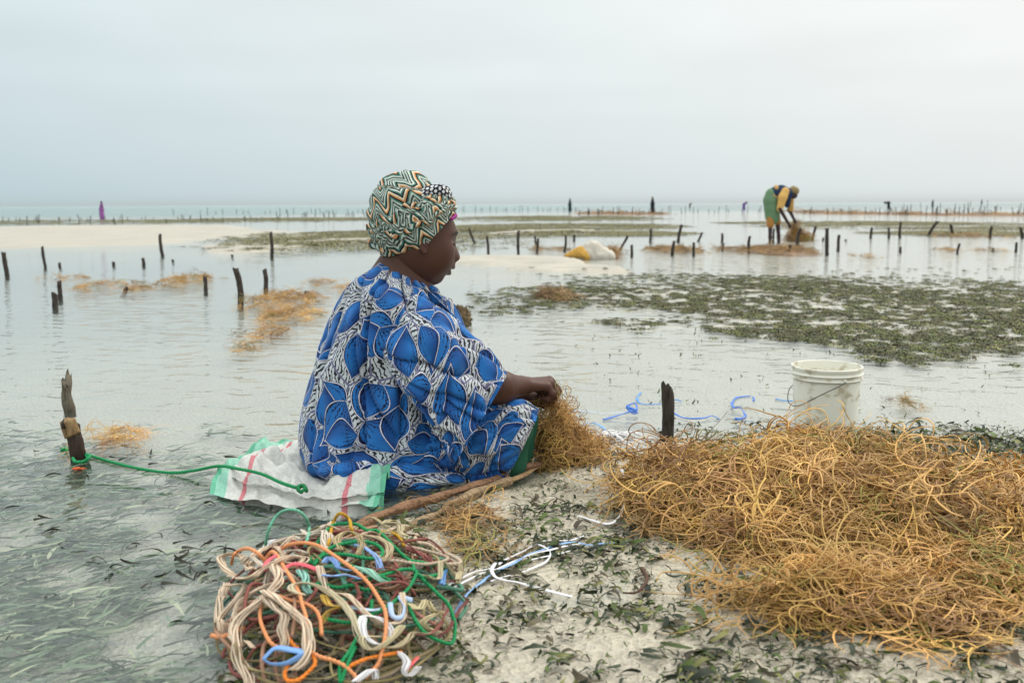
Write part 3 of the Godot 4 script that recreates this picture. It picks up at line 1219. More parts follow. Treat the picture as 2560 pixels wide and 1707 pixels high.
func heap(called: String, label: String, domes: Array, count: int, size: float, seed_: int, group := "", tone := 1.0, fringe := 0.12) -> Node3D:
	var b0: Vector4 = domes[0][0]
	var o := thing(called, label, "seaweed", Vector3(b0.x, 0, b0.y), group)
	var r := dice(seed_)
	var at := Vector3(b0.x, 0, b0.y)
	var lo := Vector2(1e9, 1e9)
	var hi := -lo
	for d in domes:
		var b: Vector4 = d[0]
		lo = lo.min(Vector2(b.x - b.z, b.y - b.w))
		hi = hi.max(Vector2(b.x + b.z, b.y + b.w))
	# the packed inside of the heap
	var s := Shape.new()
	var w := 40
	var n := noise(seed_, 9.0, 2)
	for k in w + 1:
		for j in w + 1:
			var x := lerpf(lo.x, hi.x, float(j) / w)
			var z := lerpf(hi.y, lo.y, float(k) / w)
			var h := heap_at(domes, x, z)
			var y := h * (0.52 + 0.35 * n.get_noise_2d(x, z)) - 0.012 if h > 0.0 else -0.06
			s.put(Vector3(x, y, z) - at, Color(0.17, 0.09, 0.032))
	for k in w:
		for j in w:
			var a := k * (w + 1) + j
			s.quad(a, a + 1, a + w + 2, a + w + 1)
	var high := 0.0
	for d in domes:
		high = maxf(high, d[1])
	if high > 0.05:
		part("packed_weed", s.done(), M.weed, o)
	var piles := []
	var tints := []
	for k in tufts.size():
		var l: Array[Transform3D] = []
		piles.append(l)
		tints.append(PackedColorArray())
	var made := 0
	var tries := 0
	while made < count and tries < count * 12:
		tries += 1
		var x := r.randf_range(lo.x - fringe * 0.3, hi.x + fringe * 0.3)
		var z := r.randf_range(lo.y - fringe * 0.3, hi.y + fringe * 0.3)
		var h := heap_at(domes, x, z)
		if h <= 0.0:
			var near := false
			for d in domes:
				var b: Vector4 = d[0]
				near = near or Vector2((x - b.x) / b.z, (z - b.y) / b.w).length() < 1.12
			if not near or r.randf() > fringe:
				continue
		made += 1
		var e := 0.02
		var up := Vector3(heap_at(domes, x - e, z) - heap_at(domes, x + e, z), 2.0 * e * 1.4, heap_at(domes, x, z - e) - heap_at(domes, x, z + e)).normalized()
		up = (up + Vector3(r.randfn(0, 0.22), 0, r.randfn(0, 0.22))).normalized()
		var f := up.cross(Vector3(cos(made * 2.4), 0.1, sin(made * 2.4))).normalized()
		# most strands run downhill, as they fall
		var down := Vector3(up.x, 0, up.z)
		if down.length() > 0.25 and r.randf() < 0.45:
			f = (down.normalized() + Vector3(r.randfn(0, 0.6), 0, r.randfn(0, 0.5))).normalized()
			f = (f - up * f.dot(up)).normalized()
		var bs := Basis(f, up, f.cross(up)).scaled(Vector3.ONE)
		var q := size * r.randf_range(0.6, 1.25)
		var y := maxf(h * r.randf_range(0.55, 1.0), 0.004) if h > 0.0 else 0.004
		var k := made % tufts.size()
		piles[k].append(Transform3D(bs.scaled_local(Vector3(q, q * (0.55 if h > 0.05 * size else 0.3), q)), Vector3(x, y, z) - at))
		tints[k].append(weed_color(r) * tone * (1.0 + 0.8 * n.get_noise_2d(x * 0.9 + 11.0, z * 0.9)))
	for k in tufts.size():
		if piles[k].size() > 0:
			scatter("strands", tufts[k], M.weed, piles[k], tints[k], o)
	return o


func make_seaweed() -> void:
	for k in 10:
		tufts.append(tuft(800 + k, 0.19 + 0.009 * k, 0.0019 + 0.00013 * k, 22))
	heap("seaweed_heap", "great heap of tangled tan seaweed in front of the white bucket", [
		[Vector4(0.81, -2.48, 0.30, 0.36), 0.155], [Vector4(0.47, -2.56, 0.17, 0.25), 0.105], [Vector4(1.10, -2.36, 0.32, 0.31), 0.105], [Vector4(0.66, -2.26, 0.24, 0.17), 0.07],
		[Vector4(1.30, -2.18, 0.36, 0.22), 0.06], [Vector4(0.98, -2.10, 0.28, 0.15), 0.055], [Vector4(1.55, -2.25, 0.3, 0.2), 0.05]], 1450, 0.9, 31, "", 1.0, 0.25)
	heap("seaweed_mound", "low pale mound of seaweed in front of the great heap", [[Vector4(0.60, -1.86, 0.14, 0.13), 0.06], [Vector4(0.87, -1.90, 0.22, 0.12), 0.03], [Vector4(0.74, -1.77, 0.17, 0.07), 0.012]], 240, 0.85, 32, "", 1.08, 0.35)
	heap("seaweed_tuft", "loose stringy tuft of brown seaweed lying beyond the rope tangle", [[Vector4(-0.115, -2.42, 0.08, 0.10), 0.03], [Vector4(-0.07, -2.2, 0.07, 0.10), 0.015]], 24, 0.7, 33, "", 0.8, 0.4)
	# scraps afloat in the pool behind the woman
	var pool := [
		["orange seaweed clump afloat round the short stub and the thick stake", Vector4(-1.906, -8.303, 0.301, 0.679), 0.05, 110], ["thin lower drift of the big orange clump nearest the woman's back", Vector4(-1.624, -7.194, 0.198, 0.428), 0.02, 70],
		["long orange floating weed ending at the brown stake", Vector4(-3.460, -10.432, 0.240, 0.829), 0.05, 70], ["yellowish floating weed left of the squat brown stub", Vector4(-4.118, -10.082, 0.254, 0.638), 0.02, 50],
		["scrap of orange weed under the squat brown stub", Vector4(-3.619, -9.491, 0.104, 0.346), 0.02, 24], ["small orange scrap beside the black weedy stake", Vector4(-4.882, -10.983, 0.197, 0.363), 0.015, 20],
		["orange weed scrap at the woman's back by the hidden stub", Vector4(-1.976, -10.248, 0.112, 0.517), 0.02, 20], ["little weed scrap close behind the woman's shoulder", Vector4(-1.599, -9.558, 0.077, 0.425), 0.03, 16],
		["drowned yellow weed trailing below the big clump", Vector4(-1.542, -6.207, 0.103, 0.320), 0.006, 22], ["few yellow fronds near the dress in the pool", Vector4(-1.498, -5.552, 0.061, 0.189), 0.006, 9]]
	var k := 0
	for p in pool:
		k += 1
		heap("floating_seaweed", p[0], [[p[1], p[2]]], p[3], 0.7, 900 + k, "", 0.95, 0.3)
	heap("floating_seaweed", "thin orange fronds rising beside the roped stake", [[Vector4(-1.381, -3.353, 0.092, 0.176), 0.006]], 26, 0.55, 930, "", 1.15, 0.4)
	# rows out on the plot
	var rows := [
		["first long orange weed row past the white sack", Vector4(2.780, -17.117, 0.504, 1.188), 0.16, 170], ["second orange weed row in front of the bending person", Vector4(3.893, -17.004, 0.445, 1.173), 0.14, 140],
		["high end of the second weed row under the hanging bunch", Vector4(4.543, -16.801, 0.550, 1.296), 0.22, 200], ["small weed tuft at a thin stake left of the white sack", Vector4(0.474, -17.818, 0.109, 0.946), 0.09, 26],
		["flat weed scrap left of the yellow cloth", Vector4(0.852, -17.936, 0.203, 0.785), 0.06, 36], ["orange scraps by the leaning stake at the far bank", Vector4(10.449, -23.645, 0.515, 1.358), 0.08, 60],
		["orange scrap at the stake near the right border", Vector4(11.392, -23.733, 0.233, 1.819), 0.10, 36], ["lone orange scrap in open water by the slanting stub", Vector4(7.348, -16.748, 0.139, 0.533), 0.08, 26],
		["thin greenish scrap by the tiny stub", Vector4(7.969, -16.685, 0.218, 0.529), 0.04, 26], ["pale weed scrap below the tallest stake", Vector4(5.281, -14.781, 0.119, 0.475), 0.03, 16],
		["heap of brown weed beyond the bending person's hands", Vector4(27.245, -91.974, 0.499, 13.358), 0.5, 40], ["far orange weed row between the two standing figures", Vector4(8.936, -82.276, 3.748, 12.452), 0.35, 160],
		["far orange weed row under the sticks right of the bending person", Vector4(25.328, -73.850, 3.686, 10.079), 0.35, 160], ["far orange weed row along the dense sticks by the right border", Vector4(29.339, -62.854, 4.640, 7.342), 0.3, 160]]
	for p in rows:
		k += 1
		var b: Vector4 = p[1]
		heap("seaweed_row", p[0], [[b, p[2] * 0.28]], p[3], clampf(-b.y / 22.0, 0.7, 3.0), 950 + k, "", 0.68, 0.15)
	heap("seaweed_clump", "small greenish clump of weed stranded beyond the bucket", [[Vector4(1.566, -3.885, 0.040, 0.077), 0.02]], 16, 0.35, 990, "", 0.7, 0.3)
	heap("seaweed_clump", "olive weed patch stranded before the green lawn", [[Vector4(0.368, -8.660, 0.142, 0.371), 0.03]], 60, 1.2, 991, "", 0.55, 0.3)


# ---------------------------------------------------------------- rock, bucket, sack, wood

func make_rock() -> void:
	var s := Shape.new()
	var n := noise(61, 9.0, 4)
	var rows := []
	var uvs := []
	for k in 25:
		var b := PI * (k / 24.0 - 0.5)
		var row := PackedVector3Array()
		var ur := PackedVector2Array()
		for j in 32:
			var a := TAU * j / 32
			var d := Vector3(cos(b) * cos(a), sin(b), cos(b) * sin(a))
			row.append(d * Vector3(0.075, 0.075, 0.06) * (1.0 + 0.9 * n.get_noise_3dv(d * 0.35)))
			ur.append(Vector2.ZERO)
		rows.append(row)
		uvs.append(ur)
	sheet(s, rows, uvs, Color(0.20, 0.15, 0.085), true)
	single("coral_rock", s.done(), M.bark, "brown lump of coral rock in the shallows just beyond the woman's sleeve", "rock", Vector3(-0.36, 0.03, -6.7185))


func make_bucket() -> void:
	var at := Vector3(1.155, -0.015, -3.60)
	var o := thing("bucket", "dirty white plastic bucket standing empty behind the seaweed heap", "bucket", at)
	o.scale = Vector3(1.0, 0.87, 1.0)
	var s := Shape.new()
	lathe(s, [Vector2(0.001, 0.008), Vector2(0.106, 0.008), Vector2(0.109, 0.0), Vector2(0.1105, 0.004), Vector2(0.1195, 0.198), Vector2(0.1175, 0.2), Vector2(0.1165, 0.2), Vector2(0.1065, 0.012), Vector2(0.001, 0.011)], 72, Color.WHITE)
	part("wall", s.done(), M.bucket, o)
	s = Shape.new()
	lathe(s, [Vector2(0.1165, 0.199), Vector2(0.1195, 0.199), Vector2(0.1205, 0.206), Vector2(0.1275, 0.207), Vector2(0.1275, 0.211), Vector2(0.121, 0.213), Vector2(0.1215, 0.226), Vector2(0.1285, 0.227), Vector2(0.1285, 0.231), Vector2(0.122, 0.233), Vector2(0.1225, 0.244), Vector2(0.1265, 0.246), Vector2(0.1270, 0.256), Vector2(0.1255, 0.259), Vector2(0.1225, 0.259), Vector2(0.1215, 0.256), Vector2(0.1165, 0.199)], 72, Color.WHITE)
	part("ribbed_rim", s.done(), M.bucket, o)
	# the wire bail hangs against the left side
	var ax := Vector3(0.22, 0, 0.975)
	var side := Vector3(-0.975, 0, 0.22)
	s = Shape.new()
	tube(s, spline([Vector3(0, 0.213, 0) + ax * 0.124, Vector3(0, 0.206, 0) + ax * 0.130 + side * 0.004, Vector3(0, 0.172, 0) + ax * 0.116 + side * 0.062, Vector3(0, 0.138, 0) + ax * 0.088 + side * 0.103, Vector3(0, 0.110, 0) + ax * 0.055 + side * 0.124,
		Vector3(0, 0.096, 0) + ax * 0.02 + side * 0.138, Vector3(0, 0.105, 0) - ax * 0.03 + side * 0.135, Vector3(0, 0.14, 0) - ax * 0.085 + side * 0.103, Vector3(0, 0.166, 0) - ax * 0.113 + side * 0.062, Vector3(0, 0.213, 0) - ax * 0.124], 0.006), 0.0017, 0.0017, 7, Color.WHITE)
	part("wire_handle", s.done(), M.wire, o)
	for q in [1.0, -1.0]:
		s = Shape.new()
		lathe(s, [Vector2(0.0, 0.006), Vector2(0.006, 0.006), Vector2(0.007, 0.004), Vector2(0.0075, -0.004)], 18, Color.WHITE)
		var e := part("handle_boss", s.done(), M.bucket, o)
		e.transform = Transform3D(Basis(ax.cross(Vector3.UP) * q, ax * q, Vector3.UP), Vector3(0, 0.213, 0) + ax * 0.1225 * q)


func make_sack() -> void:
	var o := thing("woven_sack", "white woven sack with green and red stripes spread under the sitting woman", "sack")
	var n := noise(81, 3.2, 3)
	var left := spline([Vector3(-0.6652, 0.05, -3.1495), Vector3(-0.7832, 0.06, -3.0864), Vector3(-0.8603, 0.05, -2.9181), Vector3(-0.8609, 0.025, -2.8139), Vector3(-0.8444, 0.006, -2.6845)], 0.02)
	var right := spline([Vector3(-0.3762, 0.02, -3.0252), Vector3(-0.3505, 0.03, -2.8105), Vector3(-0.3455, 0.03, -2.6967), Vector3(-0.3493, 0.022, -2.6391), Vector3(-0.3576, 0.004, -2.5552)], 0.02)
	var s := Shape.new()
	var rows := []
	var uvs := []
	var q := 46
	for k in q + 1:
		var f := float(k) / q
		var a := left[int(f * (left.size() - 1))].lerp(left[mini(int(f * (left.size() - 1)) + 1, left.size() - 1)], fposmod(f * (left.size() - 1), 1.0))
		var b := right[int(f * (right.size() - 1))].lerp(right[mini(int(f * (right.size() - 1)) + 1, right.size() - 1)], fposmod(f * (right.size() - 1), 1.0))
		var row := PackedVector3Array()
		var ur := PackedVector2Array()
		for j in 81:
			var t := j / 80.0
			var p := a.lerp(b, t)
			p.z += sin(t * PI) * 0.07 * f - sin(t * PI) * 0.02 * (1.0 - f)
			var fold := n.get_noise_2d(t * 0.75 + f * 0.5, f * 0.55) * 0.065 + 0.026 * pow(absf(sin(f * 7.0 + t * 4.0 + n.get_noise_2d(t, f) * 3.0)), 3.0)
			p.y = maxf(p.y * 0.75 + fold * (0.25 + 0.75 * sin(f * PI)), 0.004 + 0.003 * sin(t * 40.0))
			row.append(p)
			ur.append(Vector2(t, f * 0.9 + 0.05))
		rows.append(row)
		uvs.append(ur)
	sheet(s, rows, uvs, Color.WHITE)
	part("lower_layer", s.done(), M.sack, o)
	# the mouth of the sack, folded back in a roll
	s = Shape.new()
	rows = []
	uvs = []
	var edge := spline([Vector3(-0.8344, 0.022, -2.7871), Vector3(-0.7512, 0.028, -2.7018), Vector3(-0.6427, 0.022, -2.6523), Vector3(-0.5414, 0.02, -2.576), Vector3(-0.4378, 0.024, -2.5691), Vector3(-0.3481, 0.02, -2.6293)], 0.012)
	for k in 13:
		var f := k / 12.0
		var row := PackedVector3Array()
		var ur := PackedVector2Array()
		for j in edge.size():
			var t := float(j) / (edge.size() - 1)
			var roll := 0.013 + 0.011 * n.get_noise_2d(t * 2.0, 4.0)
			var g := -0.4 + f * 3.0
			var p := edge[j] + Vector3(0, sin(g) * roll, cos(g) * roll * -1.4 - maxf(0.0, f - 0.55) * 0.09 + 0.03)
			if f < 0.3:
				p += Vector3(0, -0.05, 0.03) * (0.3 - f) * 2.6
			p.y += n.get_noise_2d(t * 3.0, f) * 0.012
			row.append(p)
			ur.append(Vector2(t, 0.06 + f * 0.3))
		rows.append(row)
		uvs.append(ur)
	sheet(s, rows, uvs, Color.WHITE)
	part("folded_mouth", s.done(), M.sack, o)


func make_driftwood() -> void:
	var s := Shape.new()
	tube(s, spline([Vector3(-0.3846, 0.012, -2.3631), Vector3(-0.3447, 0.016, -2.4408), Vector3(-0.2757, 0.018, -2.5249), Vector3(-0.2137, 0.018, -2.5865), Vector3(-0.1493, 0.018, -2.6634), Vector3(-0.0669, 0.018, -2.7511), Vector3(0.0213, 0.018, -2.8872), Vector3(0.0918, 0.014, -2.9523), Vector3(0.1451, 0.008, -3.0121)], 0.02), 0.014, 0.010, 12, Color(0.30, 0.175, 0.105), 0, 0.02, 1.0, 0.25)
	single("driftwood_pole", s.done(), M.drift, "reddish brown pole lying under the woman's skirt", "pole")
	s = Shape.new()
	tube(s, spline([Vector3(-0.2988, 0.008, -2.3027), Vector3(-0.2434, 0.012, -2.3956), Vector3(-0.1886, 0.013, -2.4741), Vector3(-0.1667, 0.013, -2.5449), Vector3(-0.1132, 0.013, -2.6371), Vector3(-0.066, 0.013, -2.7104), Vector3(-0.0089, 0.013, -2.7744)], 0.02), 0.008, 0.014, 12, Color(0.36, 0.26, 0.16), 0, 0.02, 1.0, 0.3)
	tube(s, spline([Vector3(-0.0306, 0.013, -2.7484), Vector3(0.0283, 0.013, -2.8319), Vector3(0.0674, 0.012, -2.9086), Vector3(0.1044, 0.008, -2.9792)], 0.02), 0.013, 0.003, 10, Color(0.42, 0.29, 0.16), 0, 0.02, 0.6, 0.2)
	single("driftwood_pole", s.done(), M.drift, "pale split pole in front of the reddish one", "pole")
	s = Shape.new()
	tube(s, spline([Vector3(0.2244, 0.012, -1.946), Vector3(0.2486, 0.016, -1.9359), Vector3(0.2708, 0.016, -1.9714), Vector3(0.2839, 0.014, -2.0244), Vector3(0.281, 0.012, -2.0801)], 0.006), 0.002, 0.0055, 8, Color(0.09, 0.05, 0.035))
	single("curled_stalk", s.done(), M.leaf, "dark curled seagrass stalk on the sand before the seaweed heap", "stalk")


# ---------------------------------------------------------------- ropes and plastic

func cord(called: String, label: String, category: String, pts: Array, radius: float, col: Color, kind := "rope", group := "") -> void:
	var s := Shape.new()
	if kind == "rope":
		tube(s, spline(pts, 0.003), radius, radius, 10, col, 3, radius * 2.6, 1.0, 0.03)
	elif kind == "strip":
		for k in pts.size():
			var p: Vector3 = pts[k]
			if p.y < 0.03 and p.z > -3.3:
				pts[k].y = maxf(p.y, ground(p.x, p.z) + radius * 0.9 + 0.004)
		tube(s, spline(pts, 0.006), radius * 0.85, radius * 0.7, 8, col * 0.92, 0, 0.02, 0.42, 0.4)
	elif kind == "cloth":
		var base := spline(pts, 0.006)
		for k in 13:
			var a := TAU * k / 13 + k * 1.3
			var p := PackedVector3Array()
			for j in base.size():
				var w := radius * (0.62 + 0.55 * sin(j * (0.11 + 0.013 * k) + k * 1.7) + 0.2 * sin(j * 0.37 + k))
				p.append(base[j] + Vector3(cos(a + j * 0.05), sin(a + j * 0.05) * 0.6, sin(a + j * 0.05)) * w)
			tube(s, p, radius * 0.24, radius * 0.16, 5, col * (0.80 + 0.03 * k), 0, 0.02, 0.6, 0.35)
	single(called, s.done(), M.plastic if kind == "strip" else M.rope, label, category, Vector3.ZERO, group)


func make_ropes() -> void:
	var green := Color(0.012, 0.23, 0.075)
	var orange := Color(0.70, 0.29, 0.125)
	var bright := Color(0.76, 0.22, 0.035)
	var maroon := Color(0.25, 0.085, 0.07)
	var cream := Color(0.62, 0.49, 0.36)
	var white := Color(0.76, 0.75, 0.76)
	var blue := Color(0.24, 0.38, 0.66)
	var yellow := Color(0.46, 0.26, 0.02)
	var olive := Color(0.34, 0.28, 0.13)
	var teal := Color(0.16, 0.42, 0.29)
	# the packed underside: old cords pressed together
	var r := dice(55)
	var shades := [maroon, olive, cream * 0.7, maroon * 0.8, Color(0.24, 0.19, 0.10), teal * 0.6, Color(0.35, 0.20, 0.13)]
	var says := ["dull maroon", "olive", "dirty cream", "dark wine red", "mud brown", "faded teal", "rusty"]
	var ends := ["far water-side edge", "far middle", "far sand-side edge", "water-side flank", "very heart", "sand-side flank", "near water-side edge", "near middle", "near sand-side edge"]
	for k in 63:
		var pts := []
		var a := r.randf() * TAU
		var spot := k / 7
		var mid := Vector2(-0.33 + ((spot % 3) - 1) * 0.105 + r.randfn(0.0, 0.03), -1.86 + (spot / 3 - 1) * 0.16 + r.randfn(0.0, 0.045))
		var spin := r.randf_range(0.5, 1.1) * (1.0 if r.randf() < 0.5 else -1.0)
		var rad := r.randf_range(0.04, 0.14)
		var lift := r.randf_range(0.45, 1.05)
		for j in 10:
			a += spin
			rad = clampf(rad + r.randf_range(-0.04, 0.04), 0.025, 0.12)
			mid += Vector2(r.randfn(0, 0.022), r.randfn(0, 0.022))
			var x := mid.x + cos(a) * rad
			var z := mid.y + sin(a) * rad * 1.15
			var e := Vector2((x + 0.33) / 0.25, (z + 1.86) / 0.37)
			if e.length() > 0.93:
				e *= 0.93 / e.length()
				x = e.x * 0.25 - 0.33
				z = e.y * 0.37 - 1.86
			pts.append(Vector3(x, maxf(0.008, dome([Vector4(-0.33, -1.86, 0.25, 0.37), 0.125], x, z) * lift + r.randf_range(-0.015, 0.02)), z))
		cord("tangled_cord", str(says[k % 7]) + " cord buried in the " + str(ends[spot]) + " of the rope tangle", "cord", pts, r.randf_range(0.0022, 0.0038), shades[k % 7] * r.randf_range(0.8, 1.15), "rope" if k % 3 != 2 else "cloth", "cords buried in the rope tangle")
	cord("rope", "teal rope arching up out of the water behind the tangle", "rope", [Vector3(-0.5702, 0.0058, -2.2021), Vector3(-0.5607, 0.04, -2.1691), Vector3(-0.5482, 0.08, -2.1562), Vector3(-0.5342, 0.105, -2.1758), Vector3(-0.5097, 0.12, -2.1697), Vector3(-0.4837, 0.12, -2.1629), Vector3(-0.4675, 0.1, -2.1713), Vector3(-0.4634, 0.07, -2.1848), Vector3(-0.4167, 0.1321, -1.949), Vector3(-0.4179, 0.1202, -1.9211)], 0.0032, teal)
	cord("rope", "yellow rope standing in a tall arch over the tangle", "rope", [Vector3(-0.3689, 0.1286, -1.8819), Vector3(-0.363, 0.1428, -1.894), Vector3(-0.3821, 0.13, -2.0331), Vector3(-0.3715, 0.15, -2.0389), Vector3(-0.3586, 0.155, -2.029), Vector3(-0.3461, 0.14, -2.0341), Vector3(-0.3283, 0.1506, -1.9495), Vector3(-0.3256, 0.1244, -1.9702)], 0.0031, yellow)
	cord("rope", "yellow rope curving down the far slope of the tangle", "rope", [Vector3(-0.2865, 0.1237, -2.0044), Vector3(-0.2548, 0.1274, -1.9887), Vector3(-0.2343, 0.1233, -1.972), Vector3(-0.2196, 0.1178, -1.9329)], 0.0031, yellow)
	cord("rope", "bright green rope swinging in a long loop down the sand-side slope", "rope", [Vector3(-0.3864, 0.1264, -1.817), Vector3(-0.3874, 0.1313, -1.8601), Vector3(-0.3898, 0.1327, -1.939), Vector3(-0.3856, 0.1327, -1.9874), Vector3(-0.376, 0.1331, -2.0238), Vector3(-0.3491, 0.135, -2.0261), Vector3(-0.3242, 0.1386, -2.0064), Vector3(-0.3, 0.1394, -1.9702), Vector3(-0.2805, 0.1341, -1.9816), Vector3(-0.2596, 0.1334, -1.9431), Vector3(-0.2429, 0.1305, -1.9124), Vector3(-0.2179, 0.1238, -1.8711), Vector3(-0.1947, 0.1169, -1.8399), Vector3(-0.1842, 0.1089, -1.8065), Vector3(-0.1606, 0.0969, -1.7847), Vector3(-0.1402, 0.0831, -1.7686), Vector3(-0.1207, 0.0663, -1.7602), Vector3(-0.1103, 0.0491, -1.7417), Vector3(-0.106, 0.0339, -1.7255), Vector3(-0.1101, 0.0209, -1.6934), Vector3(-0.133, 0.0408, -1.6618), Vector3(-0.1546, 0.0595, -1.6523), Vector3(-0.1711, 0.0764, -1.6627), Vector3(-0.1848, 0.0915, -1.689), Vector3(-0.1922, 0.095, -1.7158)], 0.0031, green)
	cord("rope", "green rope coiled in an oval on top of the tangle", "rope", [Vector3(-0.3799, 0.1268, -1.809), Vector3(-0.3666, 0.1367, -1.8305), Vector3(-0.3514, 0.1424, -1.8576), Vector3(-0.328, 0.1464, -1.8682), Vector3(-0.2984, 0.1487, -1.8726), Vector3(-0.2726, 0.1461, -1.8682), Vector3(-0.2547, 0.1402, -1.8552), Vector3(-0.2503, 0.1374, -1.8306), Vector3(-0.2605, 0.1357, -1.8142), Vector3(-0.2841, 0.1391, -1.8087), Vector3(-0.3099, 0.1413, -1.817), Vector3(-0.3362, 0.1399, -1.8269), Vector3(-0.3637, 0.1361, -1.8284), Vector3(-0.3743, 0.1301, -1.7933)], 0.0031, green)
	cord("rope", "green rope crossing to a blue tie at the tangle's far edge", "rope", [Vector3(-0.2649, 0.1237, -1.7399), Vector3(-0.2349, 0.1234, -1.7641), Vector3(-0.2056, 0.1184, -1.8018), Vector3(-0.1864, 0.1145, -1.8053), Vector3(-0.1734, 0.1072, -1.7942), Vector3(-0.1557, 0.099, -1.8152), Vector3(-0.1293, 0.0858, -1.88), Vector3(-0.1357, 0.0901, -1.8826), Vector3(-0.172, 0.1077, -1.8629), Vector3(-0.2009, 0.1171, -1.8521)], 0.0031, green)
	cord("rope", "green rope slanting across the middle of the tangle", "rope", [Vector3(-0.1806, 0.1133, -1.795), Vector3(-0.1895, 0.1082, -1.7378), Vector3(-0.2039, 0.1052, -1.697), Vector3(-0.2186, 0.1036, -1.6665), Vector3(-0.2363, 0.1005, -1.6458), Vector3(-0.2583, 0.0991, -1.6275), Vector3(-0.2764, 0.0954, -1.6149), Vector3(-0.3002, 0.0986, -1.6133), Vector3(-0.323, 0.1014, -1.6177)], 0.0031, green * 0.9)
	cord("rope", "green double rope running out under the near edge", "rope", [Vector3(-0.2492, 0.1095, -1.6754), Vector3(-0.247, 0.1, -1.6417), Vector3(-0.2535, 0.0913, -1.6082), Vector3(-0.2611, 0.0834, -1.5849), Vector3(-0.2699, 0.0714, -1.557), Vector3(-0.2811, 0.0604, -1.5333), Vector3(-0.2816, 0.0484, -1.5216), Vector3(-0.2782, 0.0397, -1.5123), Vector3(-0.2735, 0.0516, -1.524), Vector3(-0.2677, 0.065, -1.542), Vector3(-0.2616, 0.0742, -1.5655)], 0.0031, green)
	cord("rope", "deep green rope low in the tangle's heart", "rope", [Vector3(-0.3868, 0.1242, -1.7824), Vector3(-0.3681, 0.1212, -1.7133), Vector3(-0.3476, 0.125, -1.7158), Vector3(-0.3156, 0.1217, -1.7053), Vector3(-0.2887, 0.1228, -1.7115), Vector3(-0.2626, 0.1161, -1.7066), Vector3(-0.2382, 0.1177, -1.733), Vector3(-0.2263, 0.1155, -1.7509), Vector3(-0.2482, 0.1236, -1.756), Vector3(-0.316, 0.1322, -1.7936), Vector3(-0.3546, 0.1302, -1.7792)], 0.0031, green * 0.8)
	cord("rope", "long pale orange rope bowed over the top of the tangle", "rope", [Vector3(-0.4736, 0.1084, -1.9134), Vector3(-0.4458, 0.1392, -1.8753), Vector3(-0.4185, 0.1554, -1.8452), Vector3(-0.3936, 0.1641, -1.8222), Vector3(-0.3644, 0.1661, -1.7982), Vector3(-0.3347, 0.162, -1.7674), Vector3(-0.3059, 0.156, -1.7363), Vector3(-0.2876, 0.1486, -1.7231), Vector3(-0.266, 0.1398, -1.7017), Vector3(-0.2494, 0.1313, -1.6804), Vector3(-0.2351, 0.1218, -1.6569), Vector3(-0.2211, 0.1105, -1.6331), Vector3(-0.2161, 0.0977, -1.6091), Vector3(-0.2156, 0.0811, -1.5846), Vector3(-0.2193, 0.063, -1.5599), Vector3(-0.2244, 0.0507, -1.5481), Vector3(-0.241, 0.0382, -1.5282)], 0.0031, orange)
	cord("rope", "orange rope hooped over the water-side cream cloth", "rope", [Vector3(-0.6276, 0.0097, -2.1259), Vector3(-0.6139, 0.0393, -2.1018), Vector3(-0.5964, 0.0546, -2.0918), Vector3(-0.5167, 0.1345, -1.8746), Vector3(-0.4888, 0.1383, -1.8348), Vector3(-0.4809, 0.1171, -1.85)], 0.0031, orange)
	cord("rope", "orange rope dropping straight through the middle of the cream cloths", "rope", [Vector3(-0.4841, 0.1158, -1.868), Vector3(-0.4674, 0.137, -1.8487), Vector3(-0.4507, 0.1418, -1.8211), Vector3(-0.4321, 0.1394, -1.7824), Vector3(-0.4106, 0.1356, -1.7395), Vector3(-0.391, 0.1305, -1.7025), Vector3(-0.3742, 0.1261, -1.6655), Vector3(-0.3646, 0.1176, -1.6401), Vector3(-0.3518, 0.1078, -1.6085), Vector3(-0.3459, 0.0958, -1.5887), Vector3(-0.3408, 0.0809, -1.5664)], 0.0031, orange)
	cord("rope", "short stiff orange end poking out over the water", "rope", [Vector3(-0.532, 0.0499, -1.6671), Vector3(-0.5072, 0.06, -1.6382), Vector3(-0.4865, 0.0702, -1.6295), Vector3(-0.4679, 0.0741, -1.6442)], 0.0038, orange)
	cord("rope", "orange rope running level under the hanging cream strip", "rope", [Vector3(-0.417, 0.112, -1.6918), Vector3(-0.3909, 0.1134, -1.6678), Vector3(-0.3649, 0.1151, -1.6519), Vector3(-0.3411, 0.1111, -1.6332), Vector3(-0.3281, 0.1025, -1.6098), Vector3(-0.321, 0.0875, -1.5815)], 0.0031, orange * 0.92)
	cord("rope", "pale orange rope bent down the water-side side", "rope", [Vector3(-0.4475, 0.1049, -1.6889), Vector3(-0.4357, 0.0983, -1.6314), Vector3(-0.4227, 0.0911, -1.6001), Vector3(-0.405, 0.0816, -1.5706), Vector3(-0.3882, 0.0744, -1.5615)], 0.0031, orange)
	cord("rope", "vivid orange rope end sunk among the cream cloths", "rope", [Vector3(-0.3949, 0.1001, -1.6135), Vector3(-0.3819, 0.0913, -1.584), Vector3(-0.3646, 0.0806, -1.5623), Vector3(-0.3537, 0.0748, -1.5555)], 0.0032, bright)
	cord("rope", "orange rope sweeping to the near edge beside a white tie", "rope", [Vector3(-0.3355, 0.0742, -1.5493), Vector3(-0.313, 0.0701, -1.5367), Vector3(-0.2934, 0.0666, -1.5321), Vector3(-0.2742, 0.058, -1.5289), Vector3(-0.2547, 0.0411, -1.5226), Vector3(-0.25, 0.0285, -1.5168)], 0.0031, orange)
	cord("rope", "bright orange rope leading to a white knot on the sand side", "rope", [Vector3(-0.2696, 0.0551, -1.5326), Vector3(-0.2508, 0.0608, -1.5414), Vector3(-0.2316, 0.0607, -1.5556), Vector3(-0.212, 0.0585, -1.5694), Vector3(-0.1885, 0.0537, -1.5889)], 0.0031, bright)
